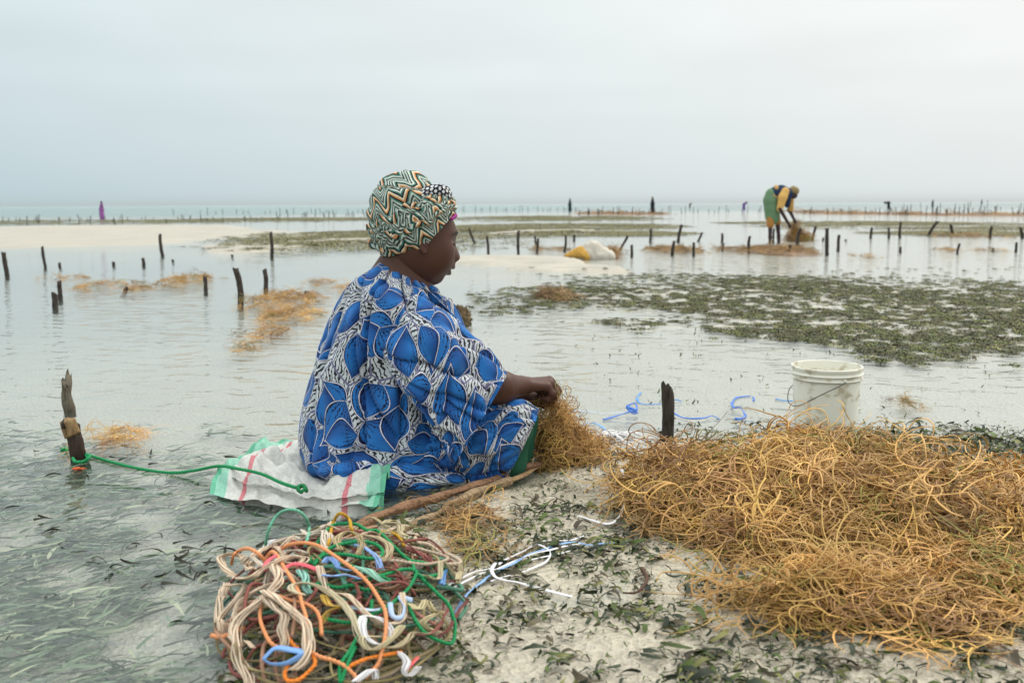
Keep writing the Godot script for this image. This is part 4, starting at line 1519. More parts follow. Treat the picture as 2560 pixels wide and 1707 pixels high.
	cord("rope", "vivid orange hook of rope at the near edge", "rope", [Vector3(-0.3659, 0.0606, -1.5313), Vector3(-0.3695, 0.0507, -1.5178), Vector3(-0.3626, 0.0441, -1.5088), Vector3(-0.3455, 0.046, -1.5071), Vector3(-0.3347, 0.0514, -1.5159), Vector3(-0.3224, 0.0624, -1.5295), Vector3(-0.3294, 0.0707, -1.5448)], 0.0032, bright)
	cord("rope", "maroon rope following the crest behind the green coil", "rope", [Vector3(-0.4205, 0.1254, -1.9218), Vector3(-0.399, 0.1267, -1.9725), Vector3(-0.3689, 0.1312, -1.9832), Vector3(-0.3291, 0.1325, -1.9854), Vector3(-0.2901, 0.1322, -1.9551), Vector3(-0.2569, 0.132, -1.9005), Vector3(-0.2355, 0.1266, -1.8493), Vector3(-0.2184, 0.1187, -1.8079)], 0.0031, maroon)
	cord("rope", "maroon rope leaving the tangle towards the blue tie", "rope", [Vector3(-0.2155, 0.1174, -1.9187), Vector3(-0.1811, 0.1085, -1.9094), Vector3(-0.1588, 0.0996, -1.886), Vector3(-0.1456, 0.0906, -1.8605)], 0.004, maroon)
	cord("rope", "pinkish rope short across the sand-side hollow", "rope", [Vector3(-0.1826, 0.0893, -1.6887), Vector3(-0.1612, 0.0765, -1.6789), Vector3(-0.1392, 0.0597, -1.6867)], 0.0031, Color(0.42, 0.20, 0.16))
	cord("cloth_strip", "cream cloth strip looped out over the water", "cloth", [Vector3(-0.5973, 0.0114, -2.0474), Vector3(-0.6298, 0.02, -2.0749), Vector3(-0.6502, 0.0297, -2.1125), Vector3(-0.6247, 0.0394, -2.1099), Vector3(-0.5907, 0.0343, -2.0991), Vector3(-0.5064, 0.1053, -1.8403)], 0.009, cream * 1.1, "cloth")
	cord("cloth_strip", "frayed cream cloth lying across the crest", "cloth", [Vector3(-0.6056, 0.0114, -2.0474), Vector3(-0.4955, 0.1103, -1.7804), Vector3(-0.4663, 0.1282, -1.7728), Vector3(-0.4403, 0.1416, -1.7767), Vector3(-0.417, 0.1485, -1.7918), Vector3(-0.3919, 0.1474, -1.7876), Vector3(-0.3982, 0.1412, -1.7706), Vector3(-0.4358, 0.1337, -1.7978)], 0.008, cream * 1.12, "cloth")
	cord("cloth_strip", "thick cream cloth falling down the water-side side to the sand", "cloth", [Vector3(-0.4432, 0.1361, -1.778), Vector3(-0.4253, 0.1331, -1.721), Vector3(-0.4311, 0.1254, -1.6856), Vector3(-0.4438, 0.116, -1.6621), Vector3(-0.4673, 0.0972, -1.6454), Vector3(-0.4769, 0.0804, -1.6249), Vector3(-0.4671, 0.0641, -1.5944), Vector3(-0.4546, 0.0499, -1.5662), Vector3(-0.4375, 0.0356, -1.54), Vector3(-0.4302, 0.0245, -1.5263)], 0.009, cream, "cloth")
	cord("cloth_strip", "broad cream cloth arching over the vivid orange end", "cloth", [Vector3(-0.4379, 0.1231, -1.6853), Vector3(-0.4138, 0.125, -1.6512), Vector3(-0.3886, 0.1221, -1.6185), Vector3(-0.3662, 0.1179, -1.5958), Vector3(-0.3481, 0.1108, -1.5806), Vector3(-0.3366, 0.0979, -1.5587), Vector3(-0.3345, 0.0797, -1.54), Vector3(-0.343, 0.0634, -1.5277), Vector3(-0.3552, 0.054, -1.5244)], 0.009, cream * 1.05, "cloth")
	cord("cloth_strip", "second cream strand beside the broad arch", "cloth", [Vector3(-0.4383, 0.1172, -1.6764), Vector3(-0.4082, 0.1146, -1.6256), Vector3(-0.3903, 0.1118, -1.605), Vector3(-0.3879, 0.0986, -1.583), Vector3(-0.3779, 0.0862, -1.5651), Vector3(-0.382, 0.0716, -1.553)], 0.008, cream * 0.95, "cloth")
	cord("cloth_strip", "pale strip hanging from a white knot over the middle", "cloth", [Vector3(-0.3678, 0.123, -1.6671), Vector3(-0.3913, 0.1267, -1.6818), Vector3(-0.3916, 0.1312, -1.6945), Vector3(-0.3628, 0.1356, -1.6891), Vector3(-0.3315, 0.1329, -1.6685), Vector3(-0.308, 0.1275, -1.6496), Vector3(-0.2845, 0.1177, -1.628), Vector3(-0.27, 0.1047, -1.604), Vector3(-0.2583, 0.0894, -1.5817), Vector3(-0.2415, 0.07, -1.5669)], 0.0065, Color(0.60, 0.53, 0.36), "cloth")
	cord("cloth_strip", "tan strip curled above the green coil", "cloth", [Vector3(-0.3343, 0.1367, -1.8588), Vector3(-0.3452, 0.15, -1.8808), Vector3(-0.333, 0.1578, -1.9001), Vector3(-0.3081, 0.1579, -1.888), Vector3(-0.2928, 0.1492, -1.8524), Vector3(-0.297, 0.1371, -1.8286)], 0.0065, Color(0.46, 0.36, 0.20), "cloth")
	cord("cloth_strip", "tan ribbon wrapped round the sand-side slope", "cloth", [Vector3(-0.3015, 0.1362, -1.9435), Vector3(-0.2718, 0.1395, -1.9177), Vector3(-0.2467, 0.1363, -1.8809), Vector3(-0.2429, 0.1312, -1.8298), Vector3(-0.2597, 0.1293, -1.8073)], 0.008, Color(0.48, 0.38, 0.24), "cloth")
	cord("cloth_strip", "knobbly beige strip crumpled on the sand side", "cloth", [Vector3(-0.1859, 0.0921, -1.6992), Vector3(-0.1661, 0.0885, -1.6846), Vector3(-0.1592, 0.0941, -1.7116), Vector3(-0.1466, 0.0805, -1.6976), Vector3(-0.1319, 0.07, -1.7163), Vector3(-0.1499, 0.0756, -1.6808), Vector3(-0.1577, 0.071, -1.664), Vector3(-0.1424, 0.0571, -1.6681)], 0.007, Color(0.55, 0.47, 0.28), "cloth")
	cord("cloth_strip", "beige strips trailing along the near sand-side edge", "cloth", [Vector3(-0.2173, 0.0657, -1.5785), Vector3(-0.1969, 0.0633, -1.5882), Vector3(-0.1818, 0.0666, -1.6109), Vector3(-0.1752, 0.0681, -1.6333), Vector3(-0.1545, 0.0581, -1.6501), Vector3(-0.134, 0.0506, -1.6773)], 0.007, Color(0.50, 0.42, 0.27), "cloth")
	cord("plastic_strip", "red plastic strip bent over the crest", "strip", [Vector3(-0.4617, 0.1296, -1.769), Vector3(-0.4616, 0.1377, -1.7943), Vector3(-0.4479, 0.1447, -1.8094)], 0.007, Color(0.70, 0.10, 0.13), "strip")
	cord("plastic_strip", "red plastic strip beside the top green rope", "strip", [Vector3(-0.4259, 0.1332, -1.7493), Vector3(-0.4112, 0.1422, -1.7647), Vector3(-0.3852, 0.1457, -1.755), Vector3(-0.3549, 0.1386, -1.744)], 0.007, Color(0.70, 0.09, 0.12), "strip")
	cord("plastic_strip", "red plastic tag in the white tie at the near edge", "strip", [Vector3(-0.1823, 0.0276, -1.5671), Vector3(-0.1725, 0.0358, -1.5784), Vector3(-0.1622, 0.0405, -1.5972)], 0.005, Color(0.70, 0.10, 0.10), "strip")
	cord("plastic_strip", "white strip tied in a ring on the tangle", "strip", [Vector3(-0.2549, 0.1035, -1.62), Vector3(-0.2557, 0.0972, -1.5949), Vector3(-0.2466, 0.0855, -1.5751), Vector3(-0.2292, 0.0756, -1.5718), Vector3(-0.2137, 0.0737, -1.5856), Vector3(-0.2109, 0.0859, -1.6095), Vector3(-0.2287, 0.0993, -1.6214), Vector3(-0.2527, 0.1046, -1.6202)], 0.0065, white, "cloth")
	cord("plastic_strip", "white strip looped at the near sand-side edge", "strip", [Vector3(-0.1923, 0.0556, -1.5851), Vector3(-0.179, 0.0422, -1.5793), Vector3(-0.1831, 0.0307, -1.5655), Vector3(-0.1763, 0.0204, -1.5702), Vector3(-0.163, 0.0271, -1.5913)], 0.006, white, "cloth")
	cord("plastic_strip", "white strip knotted at the very front", "strip", [Vector3(-0.2541, 0.0368, -1.5179), Vector3(-0.2428, 0.0433, -1.5269), Vector3(-0.2294, 0.048, -1.5377), Vector3(-0.2268, 0.0342, -1.5317)], 0.007, white, "cloth")
	cord("plastic_strip", "white scrap of strip at the water-side crest", "strip", [Vector3(-0.5737, 0.0119, -2.211), Vector3(-0.5681, 0.0219, -2.2266), Vector3(-0.5569, 0.0239, -2.243), Vector3(-0.5418, 0.0134, -2.2415)], 0.006, white * 0.9, "cloth")
	cord("plastic_strip", "blue strip folded in a flat loop near the front", "strip", [Vector3(-0.4089, 0.0656, -1.5401), Vector3(-0.3912, 0.0806, -1.5482), Vector3(-0.364, 0.0815, -1.5403), Vector3(-0.3417, 0.0782, -1.5337), Vector3(-0.3651, 0.067, -1.5241), Vector3(-0.3912, 0.0632, -1.5276), Vector3(-0.4089, 0.0645, -1.5399)], 0.0065, Color(0.18, 0.36, 0.70), "strip")
	cord("plastic_strip", "pale blue strip in a small loop on the sand-side slope", "strip", [Vector3(-0.2166, 0.1073, -1.669), Vector3(-0.2085, 0.097, -1.6373), Vector3(-0.1936, 0.0923, -1.6427), Vector3(-0.1919, 0.0996, -1.6699), Vector3(-0.2034, 0.1079, -1.6933), Vector3(-0.1816, 0.0974, -1.704)], 0.006, Color(0.36, 0.48, 0.68), "strip")
	cord("plastic_strip", "pale blue twist beside the top green coil", "strip", [Vector3(-0.3494, 0.1405, -1.7786), Vector3(-0.3432, 0.1479, -1.7856), Vector3(-0.3307, 0.1463, -1.7693), Vector3(-0.3208, 0.1402, -1.7523), Vector3(-0.3049, 0.134, -1.7554)], 0.006, blue * 1.3, "cloth")
	cord("plastic_strip", "pale blue strip knotted across the middle", "strip", [Vector3(-0.3435, 0.134, -1.7332), Vector3(-0.3249, 0.1361, -1.7214), Vector3(-0.3046, 0.1368, -1.7256), Vector3(-0.2789, 0.1298, -1.7246)], 0.006, blue * 1.35, "cloth")
	cord("plastic_strip", "light blue strip inside the green coil", "strip", [Vector3(-0.3133, 0.1403, -1.8855), Vector3(-0.2817, 0.142, -1.8434), Vector3(-0.2602, 0.1376, -1.8125), Vector3(-0.2463, 0.1274, -1.7788)], 0.006, blue * 1.2, "cloth")
	cord("plastic_strip", "blue tie at the tip of the crossing green rope", "strip", [Vector3(-0.1387, 0.0848, -1.8153), Vector3(-0.1384, 0.09, -1.8483), Vector3(-0.1304, 0.089, -1.8785), Vector3(-0.1331, 0.0873, -1.8621), Vector3(-0.1342, 0.08, -1.8207)], 0.006, Color(0.10, 0.26, 0.55), "strip")
	cord("plastic_strip", "blue and white strip under the green crossing", "strip", [Vector3(-0.2875, 0.1105, -1.6452), Vector3(-0.2642, 0.1094, -1.639), Vector3(-0.2425, 0.1055, -1.6425), Vector3(-0.2269, 0.1015, -1.6601)], 0.006, Color(0.45, 0.58, 0.72), "strip")
	cord("plastic_strip", "mint green wad of strip in the middle of the tangle", "strip", [Vector3(-0.2901, 0.1343, -1.7676), Vector3(-0.269, 0.1346, -1.7535), Vector3(-0.2499, 0.1271, -1.7343), Vector3(-0.2338, 0.1169, -1.7349)], 0.010, Color(0.28, 0.52, 0.40), "cloth")
	cord("plastic_strip", "mint green strip twisted below the red one", "strip", [Vector3(-0.3922, 0.1315, -1.7632), Vector3(-0.3767, 0.1321, -1.7229), Vector3(-0.3736, 0.1258, -1.6958), Vector3(-0.362, 0.119, -1.6827)], 0.008, Color(0.26, 0.50, 0.42), "cloth")
	cord("plastic_strip", "mustard strip bent in an elbow in the middle", "strip", [Vector3(-0.3331, 0.1197, -1.6747), Vector3(-0.317, 0.1168, -1.636), Vector3(-0.2992, 0.1145, -1.6357), Vector3(-0.3197, 0.1098, -1.6249), Vector3(-0.3255, 0.099, -1.6073)], 0.006, Color(0.55, 0.35, 0.07), "cloth")
	# many more frayed ends of cloth, heaped on the water-side side
	var shade_names := ["cream", "ivory", "off-white", "beige"]
	var wheres := ["at the far end", "behind the middle", "on the crest", "beside the broad arch", "below the arch", "near the front", "at the near edge"]
	for k in 26:
		var pts := []
		var x := -0.44 + r.randfn(0.0, 0.06)
		var z := -2.06 + 0.075 * (k / 4) + r.randfn(0.0, 0.03)
		if k % 4 == 3:
			x = -0.20 + r.randfn(0.0, 0.05)
		var a := r.randf() * TAU
		for j in r.randi_range(4, 7):
			a += r.randfn(0.0, 0.9)
			x += cos(a) * 0.035
			z += sin(a) * 0.05
			var e := Vector2((x + 0.33) / 0.25, (z + 1.86) / 0.37)
			if e.length() > 0.90:
				e *= 0.90 / e.length()
				x = e.x * 0.25 - 0.33
				z = e.y * 0.37 - 1.86
			pts.append(Vector3(x, maxf(0.012, dome([Vector4(-0.33, -1.86, 0.25, 0.37), 0.125], x, z) + r.randf_range(-0.004, 0.028)), z))
		var shade: Color = [cream * 1.1, cream * 0.95, Color(0.66, 0.58, 0.48), Color(0.52, 0.45, 0.28)][k % 4]
		cord("cloth_strip", "short frayed " + str(shade_names[k % 4]) + " strip heaped " + str(wheres[k / 4]) + " of the rope tangle", "cloth", pts, r.randf_range(0.004, 0.0075), shade, "cloth", "frayed strips heaped on the rope tangle")
	# the rope from the stake to the sack
	cord("rope", "thin green rope from the roped stake over the sack to a knot", "rope", [Vector3(-1.3828, 0.012, -3.1249), Vector3(-1.339, 0.006, -3.1028), Vector3(-1.1762, 0.004, -2.9849), Vector3(-1.0365, 0.006, -2.9099), Vector3(-0.9558, 0.018, -2.8842), Vector3(-0.8571, 0.05, -2.8176), Vector3(-0.7751, 0.066, -2.7281), Vector3(-0.6936, 0.066, -2.6719), Vector3(-0.6228, 0.062, -2.598), Vector3(-0.5616, 0.06, -2.546)], 0.0042, green)
	cord("rope", "green rope knot wound round the foot of the bent stake", "rope", [Vector3(-1.4005, 0.006, -3.0874), Vector3(-1.3628, 0.012, -3.0207), Vector3(-1.3382, 0.012, -3.0202), Vector3(-1.338, 0.014, -3.0554), Vector3(-1.3672, 0.012, -3.1078), Vector3(-1.329, 0.022, -3.0515), Vector3(-1.3237, 0.02, -3.016), Vector3(-1.3465, 0.006, -3.0326)], 0.0044, green)
	cord("rope", "dark green rope knot lying on the white sack", "rope", [Vector3(-0.571, 0.062, -2.5474), Vector3(-0.5525, 0.075, -2.5266), Vector3(-0.5404, 0.07, -2.5114), Vector3(-0.5481, 0.066, -2.4934), Vector3(-0.5564, 0.075, -2.5025), Vector3(-0.5507, 0.066, -2.5496), Vector3(-0.5383, 0.06, -2.5215)], 0.0044, green * 0.7)
	cord("rope", "scrap of green rope adrift left of the bent stake", "rope", [Vector3(-1.4884, 0.003, -3.2028), Vector3(-1.4878, 0.005, -3.2243), Vector3(-1.4697, 0.005, -3.2062), Vector3(-1.4683, 0.004, -3.1868)], 0.0045, green)
	cord("rope_float", "small orange float bobbing under the bent stake", "float", [Vector3(-1.3364, 0.002, -2.9646), Vector3(-1.3193, 0.002, -2.9745)], 0.011, Color(0.75, 0.16, 0.06), "cloth")
	# strips on the sand, from the tangle towards the seaweed
	cord("plastic_strip", "white strip with a fold at its far end, uppermost on the sand", "strip", [Vector3(-0.1429, 0.012, -1.9778), Vector3(-0.1151, 0.012, -2.0173), Vector3(-0.0814, 0.012, -2.0551), Vector3(-0.0485, 0.014, -2.0789), Vector3(-0.0102, 0.014, -2.1432), Vector3(0.0275, 0.016, -2.1874), Vector3(0.0537, 0.02, -2.2228), Vector3(0.0829, 0.018, -2.2511), Vector3(0.1169, 0.014, -2.2559), Vector3(0.1411, 0.012, -2.2692), Vector3(0.1695, 0.012, -2.3005)], 0.0042, white, "strip")
	cord("plastic_strip", "white strip lying straight below the blue one", "strip", [Vector3(-0.1286, 0.01, -1.9695), Vector3(-0.1029, 0.01, -2.0055), Vector3(-0.0669, 0.012, -2.0484), Vector3(-0.0341, 0.012, -2.0774), Vector3(0.0144, 0.012, -2.1205), Vector3(0.0642, 0.012, -2.1456), Vector3(0.1023, 0.012, -2.1664), Vector3(0.1307, 0.01, -2.1801)], 0.0042, white, "strip")
	cord("plastic_strip", "long mottled blue strip reaching the seaweed heap", "strip", [Vector3(-0.1117, 0.01, -1.8498), Vector3(-0.0991, 0.012, -1.9246), Vector3(-0.0829, 0.012, -1.9711), Vector3(-0.0567, 0.014, -2.0209), Vector3(-0.0244, 0.016, -2.0733), Vector3(0.0021, 0.018, -2.1011), Vector3(0.0346, 0.018, -2.155), Vector3(0.0731, 0.018, -2.1908), Vector3(0.1131, 0.016, -2.2311), Vector3(0.1501, 0.014, -2.2462), Vector3(0.1744, 0.012, -2.2249), Vector3(0.2008, 0.012, -2.2336), Vector3(0.2372, 0.012, -2.2369)], 0.0050, Color(0.22, 0.40, 0.68), "strip")
	cord("plastic_strip", "thin white strip curving in a bow on the sand", "strip", [Vector3(0.0551, 0.018, -2.2285), Vector3(0.0709, 0.02, -2.2), Vector3(0.085, 0.018, -2.1702), Vector3(0.0758, 0.014, -2.1247), Vector3(0.0502, 0.012, -2.0829), Vector3(0.0138, 0.012, -2.0506), Vector3(-0.0193, 0.012, -2.0306), Vector3(-0.0472, 0.01, -2.0123)], 0.0036, white, "strip")
	cord("plastic_strip", "wide white strip running out to a blunt end on the sand", "strip", [Vector3(-0.0391, 0.02, -2.0963), Vector3(-0.0461, 0.02, -2.0564), Vector3(-0.038, 0.018, -2.0217), Vector3(-0.0192, 0.014, -2.0129), Vector3(0.0064, 0.012, -2.0053), Vector3(0.0317, 0.012, -1.9866), Vector3(0.0588, 0.012, -1.9682), Vector3(0.0922, 0.01, -1.9491), Vector3(0.1194, 0.01, -1.9314)], 0.0050, white, "strip")
	cord("plastic_strip", "white strip alongside the mottled blue one", "strip", [Vector3(-0.034, 0.016, -2.0701), Vector3(0.0144, 0.018, -2.1285), Vector3(0.0496, 0.02, -2.1579), Vector3(0.0855, 0.018, -2.1847), Vector3(0.1175, 0.014, -2.2178), Vector3(0.1627, 0.012, -2.241)], 0.0042, white, "strip")
	cord("plastic_strip", "white strip curled off the edge of the seaweed heap", "strip", [Vector3(0.3119, 0.05, -2.8024), Vector3(0.3092, 0.045, -2.6883), Vector3(0.3015, 0.03, -2.5911), Vector3(0.285, 0.02, -2.4877), Vector3(0.2586, 0.014, -2.4047), Vector3(0.2326, 0.01, -2.3827), Vector3(0.1968, 0.008, -2.4088), Vector3(0.1663, 0.008, -2.4554)], 0.0050, white, "strip")
	# strips adrift beyond
	var deep := Color(0.015, 0.14, 0.55)
	cord("plastic_strip", "white strip afloat from the hanging seaweed to a blue knot", "strip", [Vector3(0.2099, 0.004, -3.7828), Vector3(0.2617, 0.004, -3.7816), Vector3(0.3052, 0.004, -3.7699), Vector3(0.3538, 0.004, -3.7369), Vector3(0.4068, 0.004, -3.7533), Vector3(0.4553, 0.004, -3.7772)], 0.004, Color(0.55, 0.66, 0.80), "strip")
	cord("plastic_strip", "blue knot of string afloat left of the charred stake", "strip", [Vector3(0.3409, 0.003, -3.6359), Vector3(0.4046, 0.006, -3.6985), Vector3(0.4507, 0.012, -3.7393), Vector3(0.4441, 0.028, -3.7596), Vector3(0.4765, 0.034, -3.7848), Vector3(0.4718, 0.022, -3.7159), Vector3(0.4436, 0.03, -3.7245), Vector3(0.4547, 0.012, -3.6935), Vector3(0.4761, 0.01, -3.7199), Vector3(0.4507, 0.012, -3.7393)], 0.0075, deep, "strip")
	cord("plastic_strip", "pale blue string drifting behind the charred stake", "strip", [Vector3(0.5463, 0.003, -4.1625), Vector3(0.5144, 0.003, -4.0249), Vector3(0.5245, 0.003, -3.9218), Vector3(0.5938, 0.004, -3.923), Vector3(0.6583, 0.006, -3.9902), Vector3(0.6886, 0.004, -3.9756)], 0.0060, Color(0.05, 0.25, 0.65), "strip")
	cord("plastic_strip", "bright blue string drifting right of the charred stake", "strip", [Vector3(0.6144, 0.01, -3.7098), Vector3(0.639, 0.006, -3.649), Vector3(0.677, 0.008, -3.6222), Vector3(0.7226, 0.008, -3.6379), Vector3(0.7521, 0.008, -3.6712), Vector3(0.77, 0.004, -3.6319)], 0.0070, deep, "strip")
	cord("plastic_strip", "blue string kinked by itself between stake and bucket", "strip", [Vector3(0.9904, 0.004, -4.0741), Vector3(0.9315, 0.004, -4.0424), Vector3(0.8861, 0.006, -3.9333), Vector3(0.8609, 0.014, -3.7925), Vector3(0.8827, 0.016, -3.7713), Vector3(0.8722, 0.012, -3.6499), Vector3(0.8508, 0.006, -3.621), Vector3(0.8289, 0.006, -3.6281)], 0.0073, deep, "strip")
	cord("plastic_strip", "short blue string touching the bucket", "strip", [Vector3(1.0845, 0.004, -4.0142), Vector3(1.0998, 0.004, -3.9777), Vector3(1.1444, 0.004, -3.9647)], 0.0065, Color(0.05, 0.25, 0.60), "strip")
	cord("plastic_strip", "tiny blue scrap between the kinked string and the bucket", "strip", [Vector3(0.9964, 0.004, -4.0491), Vector3(0.9896, 0.006, -3.9983), Vector3(0.9794, 0.004, -3.9686)], 0.0070, deep, "strip")
	cord("plastic_strip", "blue string curling out of the hanging seaweed", "strip", [Vector3(0.26, 0.004, -3.5518), Vector3(0.2968, 0.004, -3.5766), Vector3(0.325, 0.004, -3.5002), Vector3(0.325, 0.004, -3.4127), Vector3(0.288, 0.004, -3.347)], 0.0060, Color(0.10, 0.36, 0.75), "strip")
	# a bundle of white raffia by the charred stake
	var s := Shape.new()
	for k in 34:
		var a := Vector3(0.3014, 0.012, -3.173) + Vector3(r.randfn(0, 0.02), r.randf() * 0.012, r.randfn(0, 0.012))
		var d := Vector3(r.randf_range(0.05, 0.19), 0, 0).rotated(Vector3.UP, r.randfn(0.15, 0.45))
		tube(s, spline([a - d * 0.3, a + d * 0.3 + Vector3(0, r.randf_range(0.01, 0.05), 0), a + d * 0.7 + Vector3(0, r.randf_range(0.01, 0.03), 0), a + d], 0.02), 0.0048, 0.0036, 6, white * r.randf_range(0.85, 1.05), 0, 0.02, 0.3)
	single("raffia_bundle", s.done(), M.plastic, "bundle of shredded white plastic raffia beside the hanging seaweed", "raffia")


# ---------------------------------------------------------------- people

func part_here(called: String, s: Shape, mat: Material, o: Node3D) -> MeshInstance3D:
	for k in s.v.size():
		s.v[k] -= o.position
	return part(called, s.done(), mat, o)


# bumps on a head, as azimuth, elevation, height, width, width (degrees and metres), mirrored to both cheeks
func head(s: Shape, at: Vector3, yaw: float, pitch: float, tone: Color) -> void:
	var bumps := [
		[0, -16, 0.022, 8, 7], [0, 0, 0.006, 7, 10], [10, -20, 0.010, 5, 5], [-10, -20, 0.010, 5, 5],
		[24, 7, -0.013, 9, 6], [-24, 7, -0.013, 9, 6], [24, 5, 0.008, 6, 4.5], [-24, 5, 0.008, 6, 4.5],
		[20, 18, 0.007, 14, 4.5], [-20, 18, 0.007, 14, 4.5], [0, 32, 0.010, 34, 16],
		[44, -14, 0.010, 17, 15], [-44, -14, 0.010, 17, 15], [40, -40, 0.007, 20, 14], [-40, -40, 0.007, 20, 14],
		[0, -37, 0.0125, 20, 10], [0, -33, 0.011, 13, 3.4], [0, -42.5, 0.0115, 11, 3.6], [0, -38, -0.009, 14, 1.6], [0, -26, -0.003, 4, 3],
		[0, -50, -0.005, 12, 3.5], [0, -59, 0.015, 18, 9], [72, -45, 0.006, 20, 18], [-72, -45, 0.006, 20, 18], [0, -78, 0.010, 60, 12]]
	var turn := Basis(Vector3.UP, yaw) * Basis(Vector3.BACK, -pitch)
	for side in [1.0, -1.0]:
		var lid := []
		for k in 7:
			var ea: float = side * (14.0 + 3.6 * k)
			var ee: float = 1.0 + 0.9 * sin(k / 6.0 * PI) * -2.0
			var dd := Vector3(cos(deg_to_rad(ee)) * cos(deg_to_rad(ea)), sin(deg_to_rad(ee)), cos(deg_to_rad(ee)) * sin(deg_to_rad(ea)))
			var rr: float = 1.0 / sqrt(pow(dd.x / 0.099, 2) + pow(dd.y / 0.122, 2) + pow(dd.z / 0.078, 2))
			for b in bumps:
				rr += b[2] * exp(-0.5 * (pow((ea - b[0]) / b[3], 2) + pow((ee - b[1]) / b[4], 2)))
			lid.append(at + turn * (dd * (rr + 0.0015)))
		tube(s, spline(lid, 0.003), 0.0016, 0.0014, 6, Color(0.008, 0.006, 0.006))
	var base := s.v.size()
	var w := 150
	var hh := 130
	for k in hh + 1:
		var el := PI * (float(k) / hh - 0.5)
		var ed := rad_to_deg(el)
		for j in w:
			var q := float(j) / w * 2.0 - 1.0
			var az := PI * (0.35 * q + 0.65 * q * q * q)
			var ad := rad_to_deg(az)
			var d := Vector3(cos(el) * cos(az), sin(el), cos(el) * sin(az))
			var r := 1.0 / sqrt(pow(d.x / 0.099, 2) + pow(d.y / 0.122, 2) + pow(d.z / 0.078, 2))
			for b in bumps:
				var u: float = (ad - b[0]) / b[3]
				var v: float = (ed - b[1]) / b[4]
				var e := u * u + v * v
				if e < 12.0:
					r += b[2] * exp(-0.5 * e)
			var col := tone
			var lip := exp(-0.5 * (pow(ad / 11.0, 2) + pow((ed + 38.0) / 5.5, 2)))
			col = col.lerp(Color(0.105, 0.042, 0.040), clampf(lip * 0.9, 0.0, 0.8))
			for side in [-1.0, 1.0]:
				var brow := exp(-0.5 * (pow((ad - side * 24.0) / 10.0, 2) + pow((ed - 19.5 + absf(ad - side * 24.0) * 0.12) / 1.8, 2)))
				col = col.lerp(Color(0.012, 0.009, 0.009), clampf(brow * 1.2, 0.0, 0.9))
				var lash := exp(-0.5 * (pow((ad - side * 24.0) / 6.5, 2) + pow((ed - 2.2 + 0.02 * pow(ad - side * 24.0, 2)) / 1.1, 2)))
				col = col.lerp(Color(0.010, 0.008, 0.008), clampf(lash * 1.3, 0.0, 0.95))
			s.put(at + turn * (d * r), col)
	for k in hh:
		for j in w:
			var a := base + k * w
			var j2 := (j + 1) % w
			s.quad(a + j, a + j2, a + w + j2, a + w + j)


func drape(seed_: int, amp: float, around: float, along: float, crease: float) -> Callable:
	var n := noise(seed_, 1.0, 2)
	return func(g: float, t: float) -> float:
		var c := n.get_noise_2d(g * around * 1.7 + 20.0 + t * along * 0.6, t * along * 0.5)
		return n.get_noise_2d(cos(g) * around + 5.0, t * along + sin(g) * around) * amp - crease * pow(1.0 - absf(c), 10.0)


func limb(tips: Array, radii: Array) -> Array:
	var out := []
	for k in tips.size() - 1:
		out.append([tips[k], tips[k + 1], radii[k], radii[k + 1]])
	return out


